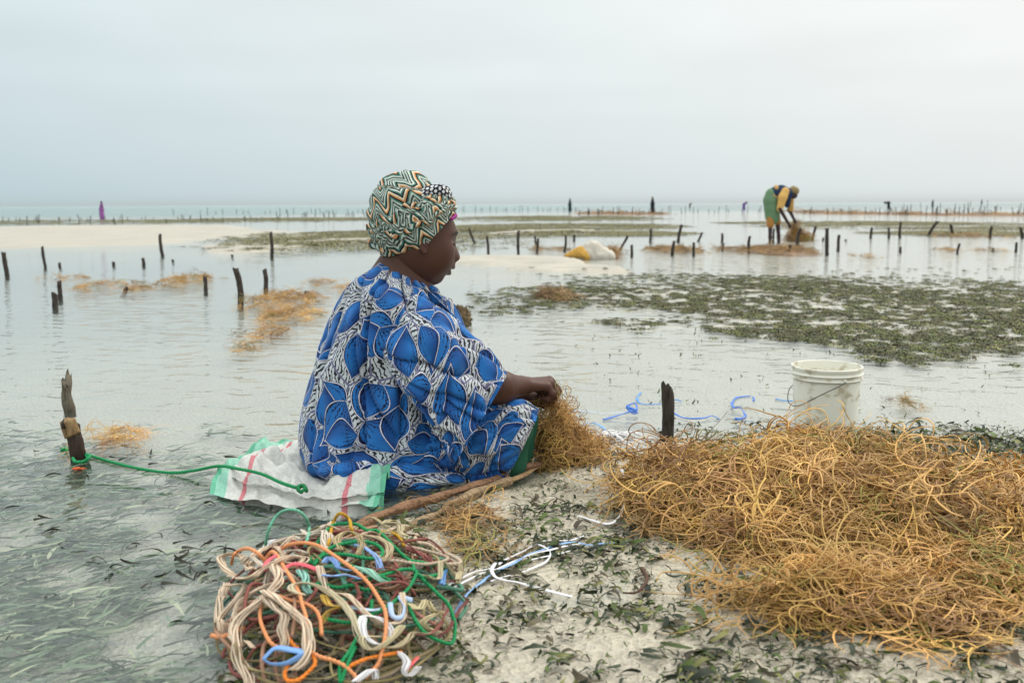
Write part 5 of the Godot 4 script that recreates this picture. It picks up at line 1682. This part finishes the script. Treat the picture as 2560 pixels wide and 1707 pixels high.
func make_woman() -> void:
	var o := thing("person", "woman in blue leaf-print tunic and patterned head wrap sitting on a white sack", "person", Vector3(-0.30, 0, -2.93))
	var tone := Color(0.075, 0.033, 0.023)
	var s := Shape.new()
	var bones := []
	bones += limb([Vector3(-0.3048, 0.6658, -2.95), Vector3(-0.3333, 0.5815, -2.96), Vector3(-0.3506, 0.5045, -2.95), Vector3(-0.3811, 0.2945, -2.95), Vector3(-0.3987, 0.0937, -2.95)], [0.066, 0.078, 0.115, 0.135, 0.14])
	bones += limb([Vector3(-0.2683, 0.5942, -2.96), Vector3(-0.2984, 0.5787, -2.96)], [0.04, 0.06])
	bones += limb([Vector3(-0.3133, 0.4838, -2.9), Vector3(-0.194, 0.3806, -2.81), Vector3(-0.088, 0.2741, -2.81)], [0.05, 0.046, 0.041])
	bones += limb([Vector3(-0.088, 0.2741, -2.81), Vector3(-0.0334, 0.2755, -2.835), Vector3(0.0475, 0.2642, -2.93)], [0.041, 0.043, 0.0255])
	bones += limb([Vector3(-0.3143, 0.4687, -3.1), Vector3(-0.1615, 0.303, -3.14), Vector3(-0.0646, 0.2004, -3.12), Vector3(0.0477, 0.2131, -3.03)], [0.06, 0.05, 0.044, 0.025])
	bones += limb([Vector3(-0.3207, 0.0987, -2.9), Vector3(0.004, 0.1661, -2.87), Vector3(-0.0119, 0.0558, -2.88)], [0.075, 0.036, 0.03])
	bones += limb([Vector3(-0.3351, 0.0673, -3.03), Vector3(-0.0233, 0.103, -3.08), Vector3(-0.0509, 0.0261, -3.05)], [0.075, 0.036, 0.03])
	flesh(s, bones, 0.010, 0.03, tone)
	var fist := []
	var wrist := Vector3(0.0475, 0.2642, -2.93)
	var rows := [
		[Vector3(0.1046, 0.2596, -2.925), Vector3(0.1214, 0.2376, -2.922), Vector3(0.106, 0.221, -2.926), Vector3(0.0905, 0.2225, -2.932), 0.0098],
		[Vector3(0.1132, 0.2651, -2.945), Vector3(0.1315, 0.236, -2.944), Vector3(0.1146, 0.2139, -2.948), Vector3(0.099, 0.2163, -2.95), 0.0106],
		[Vector3(0.1166, 0.268, -2.966), Vector3(0.1377, 0.2384, -2.966), Vector3(0.1234, 0.2109, -2.97), Vector3(0.1062, 0.2096, -2.97), 0.011],
		[Vector3(0.1135, 0.2683, -2.987), Vector3(0.1375, 0.2408, -2.989), Vector3(0.1269, 0.215, -2.99), Vector3(0.1109, 0.2087, -2.988), 0.0105]]
	for f in rows:
		var q: float = f[4]
		fist += limb([wrist + Vector3(0, 0, (f[0].z + 2.956) * 0.55), f[0]], [0.0195, 0.0125])
		fist += limb([f[0], f[1], f[2], f[3]], [q * 1.12, q, q * 0.9, q * 0.78])
	fist += limb([Vector3(0.0601, 0.2538, -2.972), Vector3(0.0846, 0.2367, -2.998), Vector3(0.1084, 0.2225, -2.994), Vector3(0.1213, 0.2139, -2.982)], [0.016, 0.0125, 0.011, 0.009])
	fist += limb([Vector3(0.0252, 0.2676, -2.905), wrist], [0.030, 0.0245])
	flesh(s, fist, 0.003, 0.007, tone)
	var other := []
	var wrist2 := Vector3(0.0477, 0.2131, -3.03)
	for k in 4:
		var z := -3.055 + 0.019 * k
		other += limb([wrist2, Vector3(wrist2.x + 0.055, wrist2.y - 0.004, z), Vector3(wrist2.x + 0.078, wrist2.y - 0.022, z), Vector3(wrist2.x + 0.072, wrist2.y - 0.042, z)], [0.018, 0.011, 0.0095, 0.008])
	other += limb([wrist2, wrist2 + Vector3(0.03, -0.018, 0.028), wrist2 + Vector3(0.055, -0.03, 0.03)], [0.016, 0.012, 0.009])
	flesh(s, other, 0.0035, 0.006, tone)
	var hc := Vector3(-0.2645, 0.6912, -2.95)
	head(s, hc, 0.47, 0.10, tone)
	# the ear, most of it under the cloth
	var ear := Vector3(-0.2487, 0.678, -2.868)
	flesh(s, [[ear + Vector3(-0.006, 0.02, 0), ear + Vector3(-0.010, -0.004, 0.004), 0.007, 0.006], [ear + Vector3(-0.010, -0.004, 0.004), ear + Vector3(-0.002, -0.014, 0.003), 0.006, 0.0065], [ear + Vector3(0.004, 0.012, 0.0), ear + Vector3(0.002, -0.008, 0.0), 0.006, 0.005]], 0.0025, 0.004, tone * 1.05)
	part_here("body", s, M.skin, o)

	# tunic
	s = Shape.new()
	cloth(s, [Vector3(-0.3903, 0.6366, -2.95), Vector3(-0.4349, 0.6034, -2.95), Vector3(-0.4853, 0.5545, -2.95), Vector3(-0.5439, 0.4506, -2.95), Vector3(-0.5984, 0.3326, -2.95), Vector3(-0.6301, 0.2024, -2.95), Vector3(-0.6456, 0.0949, -2.95), Vector3(-0.6347, 0.0244, -2.95), Vector3(-0.5734, -0.0072, -2.95)],
		[Vector3(-0.2472, 0.5689, -2.95), Vector3(-0.2191, 0.5455, -2.95), Vector3(-0.1913, 0.4973, -2.95), Vector3(-0.1666, 0.3991, -2.95), Vector3(-0.155, 0.2801, -2.95), Vector3(-0.1431, 0.1733, -2.95), Vector3(-0.1387, 0.0925, -2.95), Vector3(-0.1473, 0.0302, -2.95), Vector3(-0.1954, -0.0022, -2.95)],
		[0.078, 0.135, 0.175, 0.185, 0.185, 0.195, 0.21, 0.22, 0.20], 170, 240, 0.92, Vector2(1.42, 0.78), drape(141, 0.017, 0.9, 2.4, 0.038))
	part_here("tunic", s, M.cotton, o)
	s = Shape.new()
	cloth(s, [Vector3(-0.4169, 0.42, -2.9), Vector3(-0.3685, 0.3538, -2.81), Vector3(-0.3043, 0.2804, -2.755), Vector3(-0.2469, 0.2143, -2.73), Vector3(-0.2006, 0.1467, -2.715), Vector3(-0.1649, 0.0816, -2.715)],
		[Vector3(-0.3434, 0.5708, -2.9), Vector3(-0.2665, 0.5644, -2.85), Vector3(-0.192, 0.5204, -2.81), Vector3(-0.123, 0.4548, -2.795), Vector3(-0.069, 0.3962, -2.785), Vector3(-0.0128, 0.3248, -2.785)],
		[0.055, 0.082, 0.085, 0.075, 0.062, 0.055], 110, 130, 0.95, Vector2(0.72, 0.50), drape(142, 0.016, 0.7, 2.0, 0.030))
	part_here("sleeve", s, M.cotton, o)
	s = Shape.new()
	cloth(s, [Vector3(-0.3745, 0.4097, -3.08), Vector3(-0.3241, 0.3101, -3.1), Vector3(-0.2654, 0.2225, -3.12), Vector3(-0.1908, 0.0947, -3.12)],
		[Vector3(-0.2972, 0.5589, -3.08), Vector3(-0.2222, 0.5243, -3.1), Vector3(-0.1777, 0.4783, -3.12), Vector3(-0.1187, 0.3479, -3.12)],
		[0.05, 0.07, 0.075, 0.07], 60, 80, 1.0, Vector2(0.6, 0.4), drape(143, 0.012, 0.8, 2.0, 0.006))
	part_here("sleeve", s, M.cotton, o)
	s = Shape.new()
	cloth(s, [Vector3(-0.3074, 0.0107, -2.88), Vector3(-0.229, 0.0038, -2.87), Vector3(-0.1704, 0.001, -2.86), Vector3(-0.119, 0.0007, -2.86), Vector3(-0.0675, 0.0031, -2.86), Vector3(-0.0186, 0.0082, -2.86)],
		[Vector3(-0.265, 0.2214, -2.88), Vector3(-0.1746, 0.2269, -2.87), Vector3(-0.0975, 0.2337, -2.86), Vector3(-0.0275, 0.2386, -2.86), Vector3(0.0348, 0.2344, -2.86), Vector3(0.0806, 0.2069, -2.86)],
		[0.10, 0.115, 0.12, 0.11, 0.095, 0.075], 90, 130, 0.95, Vector2(0.68, 0.42), drape(144, 0.020, 0.9, 3.0, 0.016))
	part_here("lap_cloth", s, M.cotton, o)
	s = Shape.new()
	cloth(s, [Vector3(-0.5657, 0.0339, -2.8), Vector3(-0.5323, 0.0161, -2.78), Vector3(-0.4464, -0.0085, -2.77), Vector3(-0.3461, -0.0165, -2.765), Vector3(-0.2586, -0.0066, -2.765), Vector3(-0.1778, 0.0044, -2.77), Vector3(-0.137, 0.0103, -2.78)],
		[Vector3(-0.5651, 0.0533, -2.8), Vector3(-0.5394, 0.0714, -2.78), Vector3(-0.4704, 0.0838, -2.78), Vector3(-0.3707, 0.0808, -2.78), Vector3(-0.2712, 0.0701, -2.78), Vector3(-0.1841, 0.0466, -2.78), Vector3(-0.1344, 0.0232, -2.78)],
		[0.02, 0.042, 0.052, 0.055, 0.05, 0.04, 0.02], 110, 60, 1.0, Vector2(0.26, 0.46), drape(145, 0.010, 0.6, 4.0, 0.006))
	part_here("hem_roll", s, M.cotton, o)
	s = Shape.new()
	cloth(s, [Vector3(-0.223, 0.0542, -2.8), Vector3(-0.1841, 0.0504, -2.78), Vector3(-0.1464, 0.0477, -2.775), Vector3(-0.1027, 0.0667, -2.78)],
		[Vector3(-0.2407, 0.129, -2.8), Vector3(-0.1954, 0.131, -2.78), Vector3(-0.1555, 0.1219, -2.775), Vector3(-0.1148, 0.1077, -2.78)],
		[0.02, 0.035, 0.035, 0.02], 50, 50, 1.0, Vector2(0.2, 0.16), drape(146, 0.016, 0.9, 3.0, 0.006))
	part_here("gathered_fold", s, M.cotton, o)
	# the loose corner of the hem
	s = Shape.new()
	var grid := []
	var uvs := []
	var n := noise(147, 3.0, 2)
	for k in 20:
		var f := k / 19.0
		var row := PackedVector3Array()
		var ur := PackedVector2Array()
		for j in 24:
			var t := j / 23.0
			var a: Vector3 = Vector3(-0.125, 0.0434, -2.8).lerp(Vector3(-0.0532, 0.0534, -2.8), t)
			var b: Vector3 = Vector3(-0.1215, 0.0043, -2.765).lerp(Vector3(-0.0144, 0.0112, -2.775), t)
			row.append(a.lerp(b, f) + Vector3(0, 0.012 * sin(t * 5.0 + f * 2.0) * f + 0.01 * n.get_noise_2d(t, f), 0.012 * n.get_noise_2d(t * 1.3, f + 4.0)))
			ur.append(Vector2(0.33 + t * 0.10, 0.12 + f * 0.05))
		grid.append(row)
		uvs.append(ur)
	sheet(s, grid, uvs, Color.WHITE)
	part_here("hem_corner", s, M.cotton, o)

	# green underskirt over the shin
	s = Shape.new()
	flesh(s, limb([Vector3(0.0296, 0.189, -2.86), Vector3(0.0167, 0.1395, -2.86), Vector3(-0.0094, 0.0425, -2.87), Vector3(-0.0354, 0.0227, -2.88)], [0.036, 0.040, 0.048, 0.05]) + limb([Vector3(0.0499, 0.1606, -2.93), Vector3(0.0168, 0.0158, -2.95)], [0.03, 0.04]), 0.006, 0.02, Color(0.022, 0.095, 0.055))
	part_here("underskirt", s, M.fabric, o)

	make_wrap(o)
	s = Shape.new()
	tube(s, spline([Vector3(-0.1724, 0.7785, -2.975), Vector3(-0.1659, 0.7697, -2.95), Vector3(-0.1636, 0.7661, -2.93), Vector3(-0.1749, 0.7577, -2.905)], 0.004), 0.006, 0.005, 8, Color(0.30, 0.04, 0.22))
	part_here("purple_undercap", s, M.fabric, o)
	# held in her hands
	var hold := heap("held_seaweed", "bunch of tan seaweed hanging from the sitting woman's hands", [[Vector4(0.145, -3.02, 0.075, 0.07), 0.155], [Vector4(0.125, -2.985, 0.040, 0.045), 0.205], [Vector4(0.185, -3.05, 0.09, 0.09), 0.08], [Vector4(0.14, -2.98, 0.08, 0.06), 0.05]], 220, 0.5, 34, "", 1.0, 0.2)
	hold.set_meta("label", "bunch of tan seaweed hanging from the sitting woman's hands")


func make_wrap(o: Node3D) -> void:
	var c := Vector3(-0.2965, 0.7653, -2.95)
	var u := 0.00129
	var angles := [-180, -160, -145, -125, -90, -45, 0, 30, 50, 70, 90, 110, 130, 150, 180]
	var reach := [98, 100, 99, 113, 100, 100, 101, 103, 90, 94, 104, 102, 103, 99, 98]
	var n := noise(151, 1.0, 2)
	var s := Shape.new()
	var rings := 90
	var round_ := 220
	var base := 0
	for k in rings + 1:
		var ps := PI * k / rings
		for j in round_ + 1:
			var ph := -180.0 + 360.0 * j / round_
			var q := 0
			while q < angles.size() - 2 and ph > angles[q + 1]:
				q += 1
			var f: float = (ph - angles[q]) / (angles[q + 1] - angles[q])
			var r: float = cubic_interpolate(reach[q], reach[q + 1], reach[maxi(q - 1, 0)], reach[mini(q + 2, angles.size() - 1)], f)
			var a := deg_to_rad(ph)
			var rho := pow(sin(ps), 0.9)
			var x := cos(a) * r * rho
			var y := sin(a) * r * rho
			var z := cos(ps) * 92.0
			# layers of cloth that climb from the nape to the brow
			var arc := 1.0 + 0.28 * rho * rho
			var along := (x * 0.90 + y * 0.42) * arc
			var up := (-x * 0.42 + y * 0.90) * arc + n.get_noise_2d(along * 0.02, 3.0) * 14.0
			if z < 0.0:
				up += 20.0
				along += 61.0
			var lift := 0.0
			var uv := Vector2.ZERO
			if up < -34.0:
				lift = -1.0 + 2.2 * sin(up * 0.20 + along * 0.03)
				uv = Vector2(along, up * 1.0 - along * 0.05) * u + Vector2(0.01, 0.055)
			elif up < 26.0:
				var ridge := up + 7.0 * n.get_noise_2d(along * 0.016, up * 0.03 + 9.0)
				var step := floorf((ridge + 34.0) / 15.0)
				var t := (ridge + 34.0) / 15.0 - step
				lift = 0.5 + 5.0 * pow(sin(PI * clampf(t, 0.0, 1.0)), 0.7) + 1.2 * n.get_noise_2d(along * 0.025, step * 7.0)
				uv = Vector2(along * 0.95 + step * 11.0, ridge * 0.95 + along * (0.26 if int(step) % 2 == 0 else -0.12) + step * 8.0) * u
			elif y > 62.0 - x * 0.1 and x < 40.0:
				lift = 1.5 + 2.0 * sin(up * 0.16 + along * 0.07)
				uv = Vector2(along * 0.8 + up * 0.5, up * 0.8 - along * 0.45) * u + Vector2(0.03, 0.02)
			else:
				lift = 0.0 + 3.0 * sin(up * 0.11 + along * 0.05 + 1.0) - 3.0 * smoothstep(36.0, 26.0, up)
				uv = Vector2(along, up * 1.0 + along * 0.10) * u + Vector2(0.05, 0.09)
			var p := Vector3(x, y, z) * (1.0 + lift / 100.0)
			# cloth ends along a line from nape to ear to brow
			var rim := -95.0 + (p.x + 70.0) * 0.20 if p.x < 32.0 else -75.0 + (p.x - 32.0) * 1.13
			if p.y < rim:
				p.x *= 0.96
				p.z *= 0.90
				p.y = maxf(rim, p.y) + 1.0
			s.put(c + p * u, Color.WHITE, uv)
	for k in rings:
		for j in round_:
			var a := base + k * (round_ + 1) + j
			s.quad(a, a + 1, a + round_ + 2, a + round_ + 1)
	var w := part_here("head_wrap", s, M.zigzag, o)
	# the rolled end tucked over the brow, and the twisted tail at the nape
	s = Shape.new()
	cloth(s, [c + Vector3(10, 40, 62) * u, c + Vector3(38, 40, 58) * u, c + Vector3(66, 40, 44) * u, c + Vector3(88, 36, 26) * u, c + Vector3(97, 20, 0) * u],
		[c + Vector3(12, 46, 62) * u, c + Vector3(40, 64, 56) * u, c + Vector3(68, 72, 40) * u, c + Vector3(91, 62, 22) * u, c + Vector3(100, 34, -4) * u],
		[0.006, 0.022, 0.03, 0.03, 0.015], 60, 50, 1.0, Vector2(0.10, 0.115), drape(152, 0.006, 0.7, 4.0, 0.004))
	for k in s.v.size():
		s.v[k] -= o.position
	part("tucked_roll", s.done(), M.net, w)
	s = Shape.new()
	tube(s, spline([c + Vector3(-66, -62, 30) * u, c + Vector3(-86, -66, 14) * u, c + Vector3(-90, -58, -10) * u, c + Vector3(-70, -66, 36) * u, c + Vector3(-56, -76, 52) * u], 0.003), 0.010, 0.008, 10, Color.WHITE, 2, 0.03)
	for k in s.v.size():
		s.v[k] -= o.position
		s.uv[k] *= Vector2(0.03, 0.1)
	part("nape_twist", s.done(), M.zigzag, w)


func make_bending_woman() -> void:
	var o := thing("person", "woman in green wrap and ochre sleeves bending over the shallows with seaweed", "person", Vector3(5.5962, 0, -21.2401))
	var skin := Color(0.045, 0.026, 0.024)
	var s := Shape.new()
	var b := []
	b += limb([Vector3(5.3516, 0.7624, -20.71), Vector3(5.3495, 0.4078, -20.68), Vector3(5.3484, 0.1046, -20.66), Vector3(5.353, -0.0424, -20.66)], [0.075, 0.050, 0.036, 0.035])
	b += limb([Vector3(5.4303, 0.762, -20.79), Vector3(5.5315, 0.4047, -20.81), Vector3(5.5673, 0.0984, -20.82), Vector3(5.572, -0.0497, -20.82)], [0.075, 0.050, 0.036, 0.035])
	b += limb([Vector3(5.3709, 0.8979, -20.74), Vector3(5.6307, 1.0008, -20.74), Vector3(5.758, 0.969, -20.74), Vector3(5.8106, 0.9688, -20.74)], [0.12, 0.13, 0.055, 0.06])
	b += limb([Vector3(5.8095, 1, -20.74), Vector3(5.8341, 0.9562, -20.74)], [0.082, 0.075])
	b += limb([Vector3(5.5768, 0.9993, -20.58), Vector3(5.4928, 0.6793, -20.52), Vector3(5.7355, 0.3341, -20.62), Vector3(5.744, 0.3075, -20.64)], [0.05, 0.042, 0.027, 0.03])
	b += limb([Vector3(5.8038, 0.9283, -20.9), Vector3(5.7973, 0.6549, -20.92), Vector3(5.8939, 0.4238, -20.82), Vector3(5.8996, 0.4031, -20.8)], [0.05, 0.042, 0.027, 0.03])
	flesh(s, b, 0.014, 0.03, skin)
	part_here("body", s, M.skin, o)
	s = Shape.new()
	flesh(s, limb([Vector3(5.3792, 0.9708, -20.74), Vector3(5.3641, 0.8458, -20.74), Vector3(5.3861, 0.6787, -20.74), Vector3(5.403, 0.5427, -20.74), Vector3(5.4066, 0.4956, -20.74)], [0.135, 0.155, 0.152, 0.145, 0.14]), 0.018, 0.03, Color(0.13, 0.22, 0.125))
	part_here("green_wrap", s, M.fabric, o)
	s = Shape.new()
	flesh(s, limb([Vector3(5.3548, 0.4912, -20.69), Vector3(5.3485, 0.3557, -20.67)], [0.085, 0.078]) + limb([Vector3(5.4911, 0.5102, -20.79), Vector3(5.5315, 0.4047, -20.81)], [0.085, 0.07]), 0.018, 0.03, Color(0.36, 0.17, 0.05))
	part_here("ochre_underskirt", s, M.fabric, o)
	s = Shape.new()
	flesh(s, limb([Vector3(5.4416, 0.9913, -20.74), Vector3(5.5672, 1.0115, -20.74), Vector3(5.6734, 0.9798, -20.74), Vector3(5.7017, 0.7608, -20.74)], [0.14, 0.15, 0.13, 0.06]), 0.018, 0.03, Color(0.018, 0.035, 0.075))
	part_here("navy_top", s, M.fabric, o)
	s = Shape.new()
	flesh(s, limb([Vector3(5.6153, 1.0305, -20.61), Vector3(5.5535, 0.9063, -20.56), Vector3(5.4981, 0.6791, -20.54)], [0.085, 0.09, 0.065]), 0.016, 0.03, Color(0.60, 0.36, 0.11))
	part_here("sleeve", s, M.fabric, o)
	s = Shape.new()
	flesh(s, limb([Vector3(5.7982, 0.9282, -20.88), Vector3(5.8176, 0.676, -20.9)], [0.075, 0.065]), 0.016, 0.03, Color(0.52, 0.30, 0.09))
	part_here("sleeve", s, M.fabric, o)
	s = Shape.new()
	flesh(s, [[Vector3(5.8079, 1.0468, -20.74), Vector3(5.8502, 1.0414, -20.74), 0.088, 0.09], [Vector3(5.816, 1.1195, -20.74), Vector3(5.8176, 1.0727, -20.74), 0.03, 0.06]], 0.014, 0.03, Color(0.24, 0.18, 0.09))
	part_here("head_scarf", s, M.fabric, o)
	s = Shape.new()
	flesh(s, [[Vector3(5.4451, 1.1307, -20.69), Vector3(5.446, 1.099, -20.65), 0.04, 0.045], [Vector3(5.5293, 1.12, -20.69), Vector3(5.5295, 1.1093, -20.67), 0.03, 0.03], [Vector3(5.3662, 0.9748, -20.61), Vector3(5.4519, 0.907, -20.59), 0.014, 0.014]], 0.012, 0.01, Color(0.50, 0.30, 0.12))
	part_here("printed_flower", s, M.fabric, o)
	var top := Vector3(5.8978, 0.3718, -20.79)
	var low := Vector3(6.1474, 0, -21.6856)
	heap("hanging_seaweed", "brown bunch of seaweed hauled up from the water by the bending person", [[Vector4(low.x, low.z, 0.16, 0.16), 0.24], [Vector4(low.x - 0.03, low.z, 0.07, 0.08), 0.36], [Vector4(low.x + 0.10, low.z, 0.22, 0.16), 0.10]], 130, 1.2, 981, "", 0.8, 0.1)


func far_person(at: Vector3, tall: float, label: String, dress: Color, scarf: Color, lean: float, seed_: int) -> void:
	var o := thing("person", label, "person", at)
	var r := dice(seed_)
	var k := tall
	var hip := Vector3(0, 0.52 * k, 0)
	var neck := hip + Vector3(sin(lean), cos(lean), 0) * 0.32 * k
	var skull := neck + Vector3(sin(lean * 1.15), cos(lean * 1.15), 0) * 0.10 * k
	var s := Shape.new()
	flesh(s, limb([hip, neck, skull], [0.07 * k, 0.045 * k, 0.052 * k]) + limb([Vector3(-0.03, 0.3, 0) * k, Vector3(-0.03, -0.06, 0) * k], [0.05 * k, 0.03 * k]) + limb([Vector3(0.04, 0.3, 0) * k, Vector3(0.04, -0.06, 0) * k], [0.05 * k, 0.03 * k])
		+ limb([neck + Vector3(0, -0.04, 0.09) * k, neck + Vector3(0.05 + lean * 0.1, -0.18, 0.10) * k, neck + Vector3(0.10 + lean * 0.1, -0.28 + 0.1 * r.randf(), 0.06) * k], [0.035 * k, 0.026 * k, 0.02 * k]), 0.03 * k, 0.04 * k, Color(0.04, 0.025, 0.022))
	part("body", s.done(), M.skin, o)
	s = Shape.new()
	flesh(s, limb([neck - Vector3(0, 0.03, 0) * k, hip, Vector3(0.0, 0.25, 0) * k, Vector3(0.02, 0.07, 0) * k], [0.085 * k, 0.135 * k, 0.13 * k, 0.15 * k]), 0.03 * k, 0.05 * k, dress)
	part("dress", s.done(), M.fabric, o)
	s = Shape.new()
	flesh(s, [[skull + Vector3(-0.01, 0.02, 0) * k, skull + Vector3(-0.02, -0.02, 0) * k, 0.056 * k, 0.056 * k]], 0.025 * k, 0.02 * k, scarf)
	part("head_scarf", s.done(), M.fabric, o)


func make_far_people() -> void:
	far_person(Vector3(-27.0807, 0, -66.277), 1.12, "standing person in a purple dress on the sea's edge at left", Color(0.26, 0.10, 0.29), Color(0.03, 0.025, 0.03), 0.06, 1)
	far_person(Vector3(6.7355, 0, -115.5767), 1.42, "slim person in a dark teal dress standing straight in the far shallows", Color(0.02, 0.045, 0.05), Color(0.02, 0.03, 0.03), 0.04, 2)
	far_person(Vector3(13.7855, 0, -97.9912), 1.48, "broad person in black robe and pale scarf standing in the far shallows", Color(0.015, 0.018, 0.026), Color(0.25, 0.22, 0.12), 0.0, 3)
	far_person(Vector3(35.2401, 0, -198.0941), 1.1, "tiny dark figure crouching in the far water between black robe and purple stooper", Color(0.06, 0.04, 0.05), Color(0.1, 0.05, 0.05), 0.9, 4)
	far_person(Vector3(28.7994, 0, -124.2923), 1.2, "purple dressed figure stooping in the far water left of the bending person", Color(0.14, 0.06, 0.22), Color(0.12, 0.08, 0.25), 0.8, 5)
	far_person(Vector3(51.7237, 0, -137.5412), 1.45, "dark figure bent double behind the dense far sticks", Color(0.035, 0.035, 0.04), Color(0.03, 0.03, 0.03), -1.45, 6)
	far_person(Vector3(70.9969, 0, -169.1251), 1.25, "faint standing figure far off right of the bent dark figure", Color(0.06, 0.07, 0.08), Color(0.05, 0.05, 0.06), 0.1, 7)
	far_person(Vector3(157.5218, 0, -336.1317), 1.7, "faintest figure on the horizon towards the right border", Color(0.07, 0.08, 0.09), Color(0.05, 0.05, 0.06), 0.0, 8)


func make_far_sack() -> void:
	var o := thing("seaweed_sack", "bulging white sack of seaweed with a yellow cloth end lying on the flat", "sack", Vector3(1.2336, 0, -15.1253))
	var s := Shape.new()
	flesh(s, [[Vector3(1.0717, 0.0904, -14.9), Vector3(1.2144, 0.1286, -14.9), 0.09, 0.125], [Vector3(1.2145, 0.1156, -14.9), Vector3(1.4879, 0.0496, -14.9), 0.125, 0.06], [Vector3(1.0649, 0.0308, -14.8), Vector3(1.4847, 0.0159, -14.8), 0.08, 0.06]], 0.02, 0.08, Color(0.50, 0.46, 0.39))
	var n := noise(191, 5.0, 3)
	for k in s.v.size():
		var p := s.v[k]
		s.v[k] += Vector3(0, 1, 0.4) * (n.get_noise_3d(p.x * 2.0, p.y * 0.6, p.z) * 0.035)
	part_here("white_cloth", s, M.fabric, o)
	s = Shape.new()
	flesh(s, [[Vector3(0.8066, 0.032, -14.8), Vector3(0.9227, 0.0572, -14.8), 0.035, 0.06], [Vector3(0.9227, 0.0572, -14.8), Vector3(1.013, 0.0825, -14.8), 0.05, 0.075], [Vector3(1.0224, 0.0849, -14.75), Vector3(1.1219, 0.0165, -14.7), 0.075, 0.04]], 0.02, 0.06, Color(0.52, 0.30, 0.07))
	for k in s.v.size():
		var p := s.v[k]
		s.v[k] += Vector3(0, 1, 0.4) * (n.get_noise_3d(p.x * 3.0, p.y, p.z + 4.0) * 0.04)
	part_here("yellow_cloth", s, M.fabric, o)
	heap("spilled_seaweed", "seaweed spilling from the right end of the far white sack", [[Vector4(1.548, -15.369, 0.107, 0.514), 0.09]], 50, 1.0, 983, "", 0.75, 0.1)


# ---------------------------------------------------------------- sky and camera

func sky_image() -> ImageTexture:
	var im := Image.create(512, 256, false, Image.FORMAT_RGBF)
	var n := noise(201, 1.0, 4)
	for y in 256:
		var el := PI * (0.5 - (y + 0.5) / 256.0)
		for x in 512:
			var az := TAU * (x + 0.5) / 512.0
			var d := Vector3(cos(el) * sin(az), sin(el), -cos(el) * cos(az))
			var h := maxf(0.0, d.y)
			# bluer to the left of the view, whiter towards the veiled sun
			var side := clampf((0.07 + 0.675 * d.dot(Vector3(0.93, 0.0, -0.36))) / 0.57, 0.0, 1.0)
			var low := Color(0.455, 0.575, 0.615).lerp(Color(0.685, 0.73, 0.73), side)
			var high := Color(1.08, 1.12, 1.13).lerp(Color(1.27, 1.25, 1.20), side)
			var c := low.lerp(high, clampf(pow(h, 0.62) * 0.98, 0.0, 1.0))
			c = c * (1.0 + 0.85 * smoothstep(0.25, 1.0, h))
			var q := d / maxf(0.09, h + 0.06)
			var cl := n.get_noise_2d(q.x * 0.55 + q.z * 0.05, q.z * 0.9 + 4.0)
			c = c * (1.0 + cl * 0.075 * smoothstep(0.0, 0.14, h))
			if d.y < 0.0:
				c = Color(0.42, 0.45, 0.42)
			im.set_pixel(x, y, c)
	return ImageTexture.create_from_image(im)


func _ready() -> void:
	var cam := Camera3D.new()
	cam.name = "camera"
	cam.position = Vector3(0, 0.80, 0)
	cam.rotation_degrees = Vector3(-7.855, 0, -0.268)
	cam.keep_aspect = Camera3D.KEEP_HEIGHT
	cam.near = 0.05
	cam.far = 6000.0
	var lens := CameraAttributesPhysical.new()
	lens.frustum_focal_length = 35.0
	lens.frustum_focus_distance = 2.95
	lens.frustum_near = 0.05
	lens.frustum_far = 6000.0
	lens.exposure_aperture = 5.0
	cam.attributes = lens
	add_child(cam)
	cam.fov = 37.86
	var env := Environment.new()
	env.background_mode = Environment.BG_SKY
	env.tonemap_mode = Environment.TONE_MAPPER_LINEAR
	env.tonemap_exposure = 1.05
	env.sdfgi_enabled = true
	env.ssao_enabled = true
	env.ssil_enabled = true
	var pano := PanoramaSkyMaterial.new()
	pano.panorama = sky_image()
	env.sky = Sky.new()
	env.sky.sky_material = pano
	var we := WorldEnvironment.new()
	we.name = "environment"
	we.environment = env
	add_child(we)
	var sun := DirectionalLight3D.new()
	sun.name = "sun"
	sun.light_energy = 0.45
	sun.light_color = Color(1.0, 0.965, 0.91)
	sun.light_angular_distance = 24.0
	sun.shadow_enabled = true
	sun.basis = Basis.looking_at(Vector3(-0.50, -0.75, 0.42), Vector3.UP)
	add_child(sun)

	make_materials()
	lay_out()
	make_seabed()
	make_water()
	make_seagrass()
	make_stakes()
	make_seaweed()
	make_far_sack()
	make_far_people()
	make_bending_woman()
	make_sack()
	make_driftwood()
	make_woman()
	make_ropes()
	make_bucket()
	make_rock()
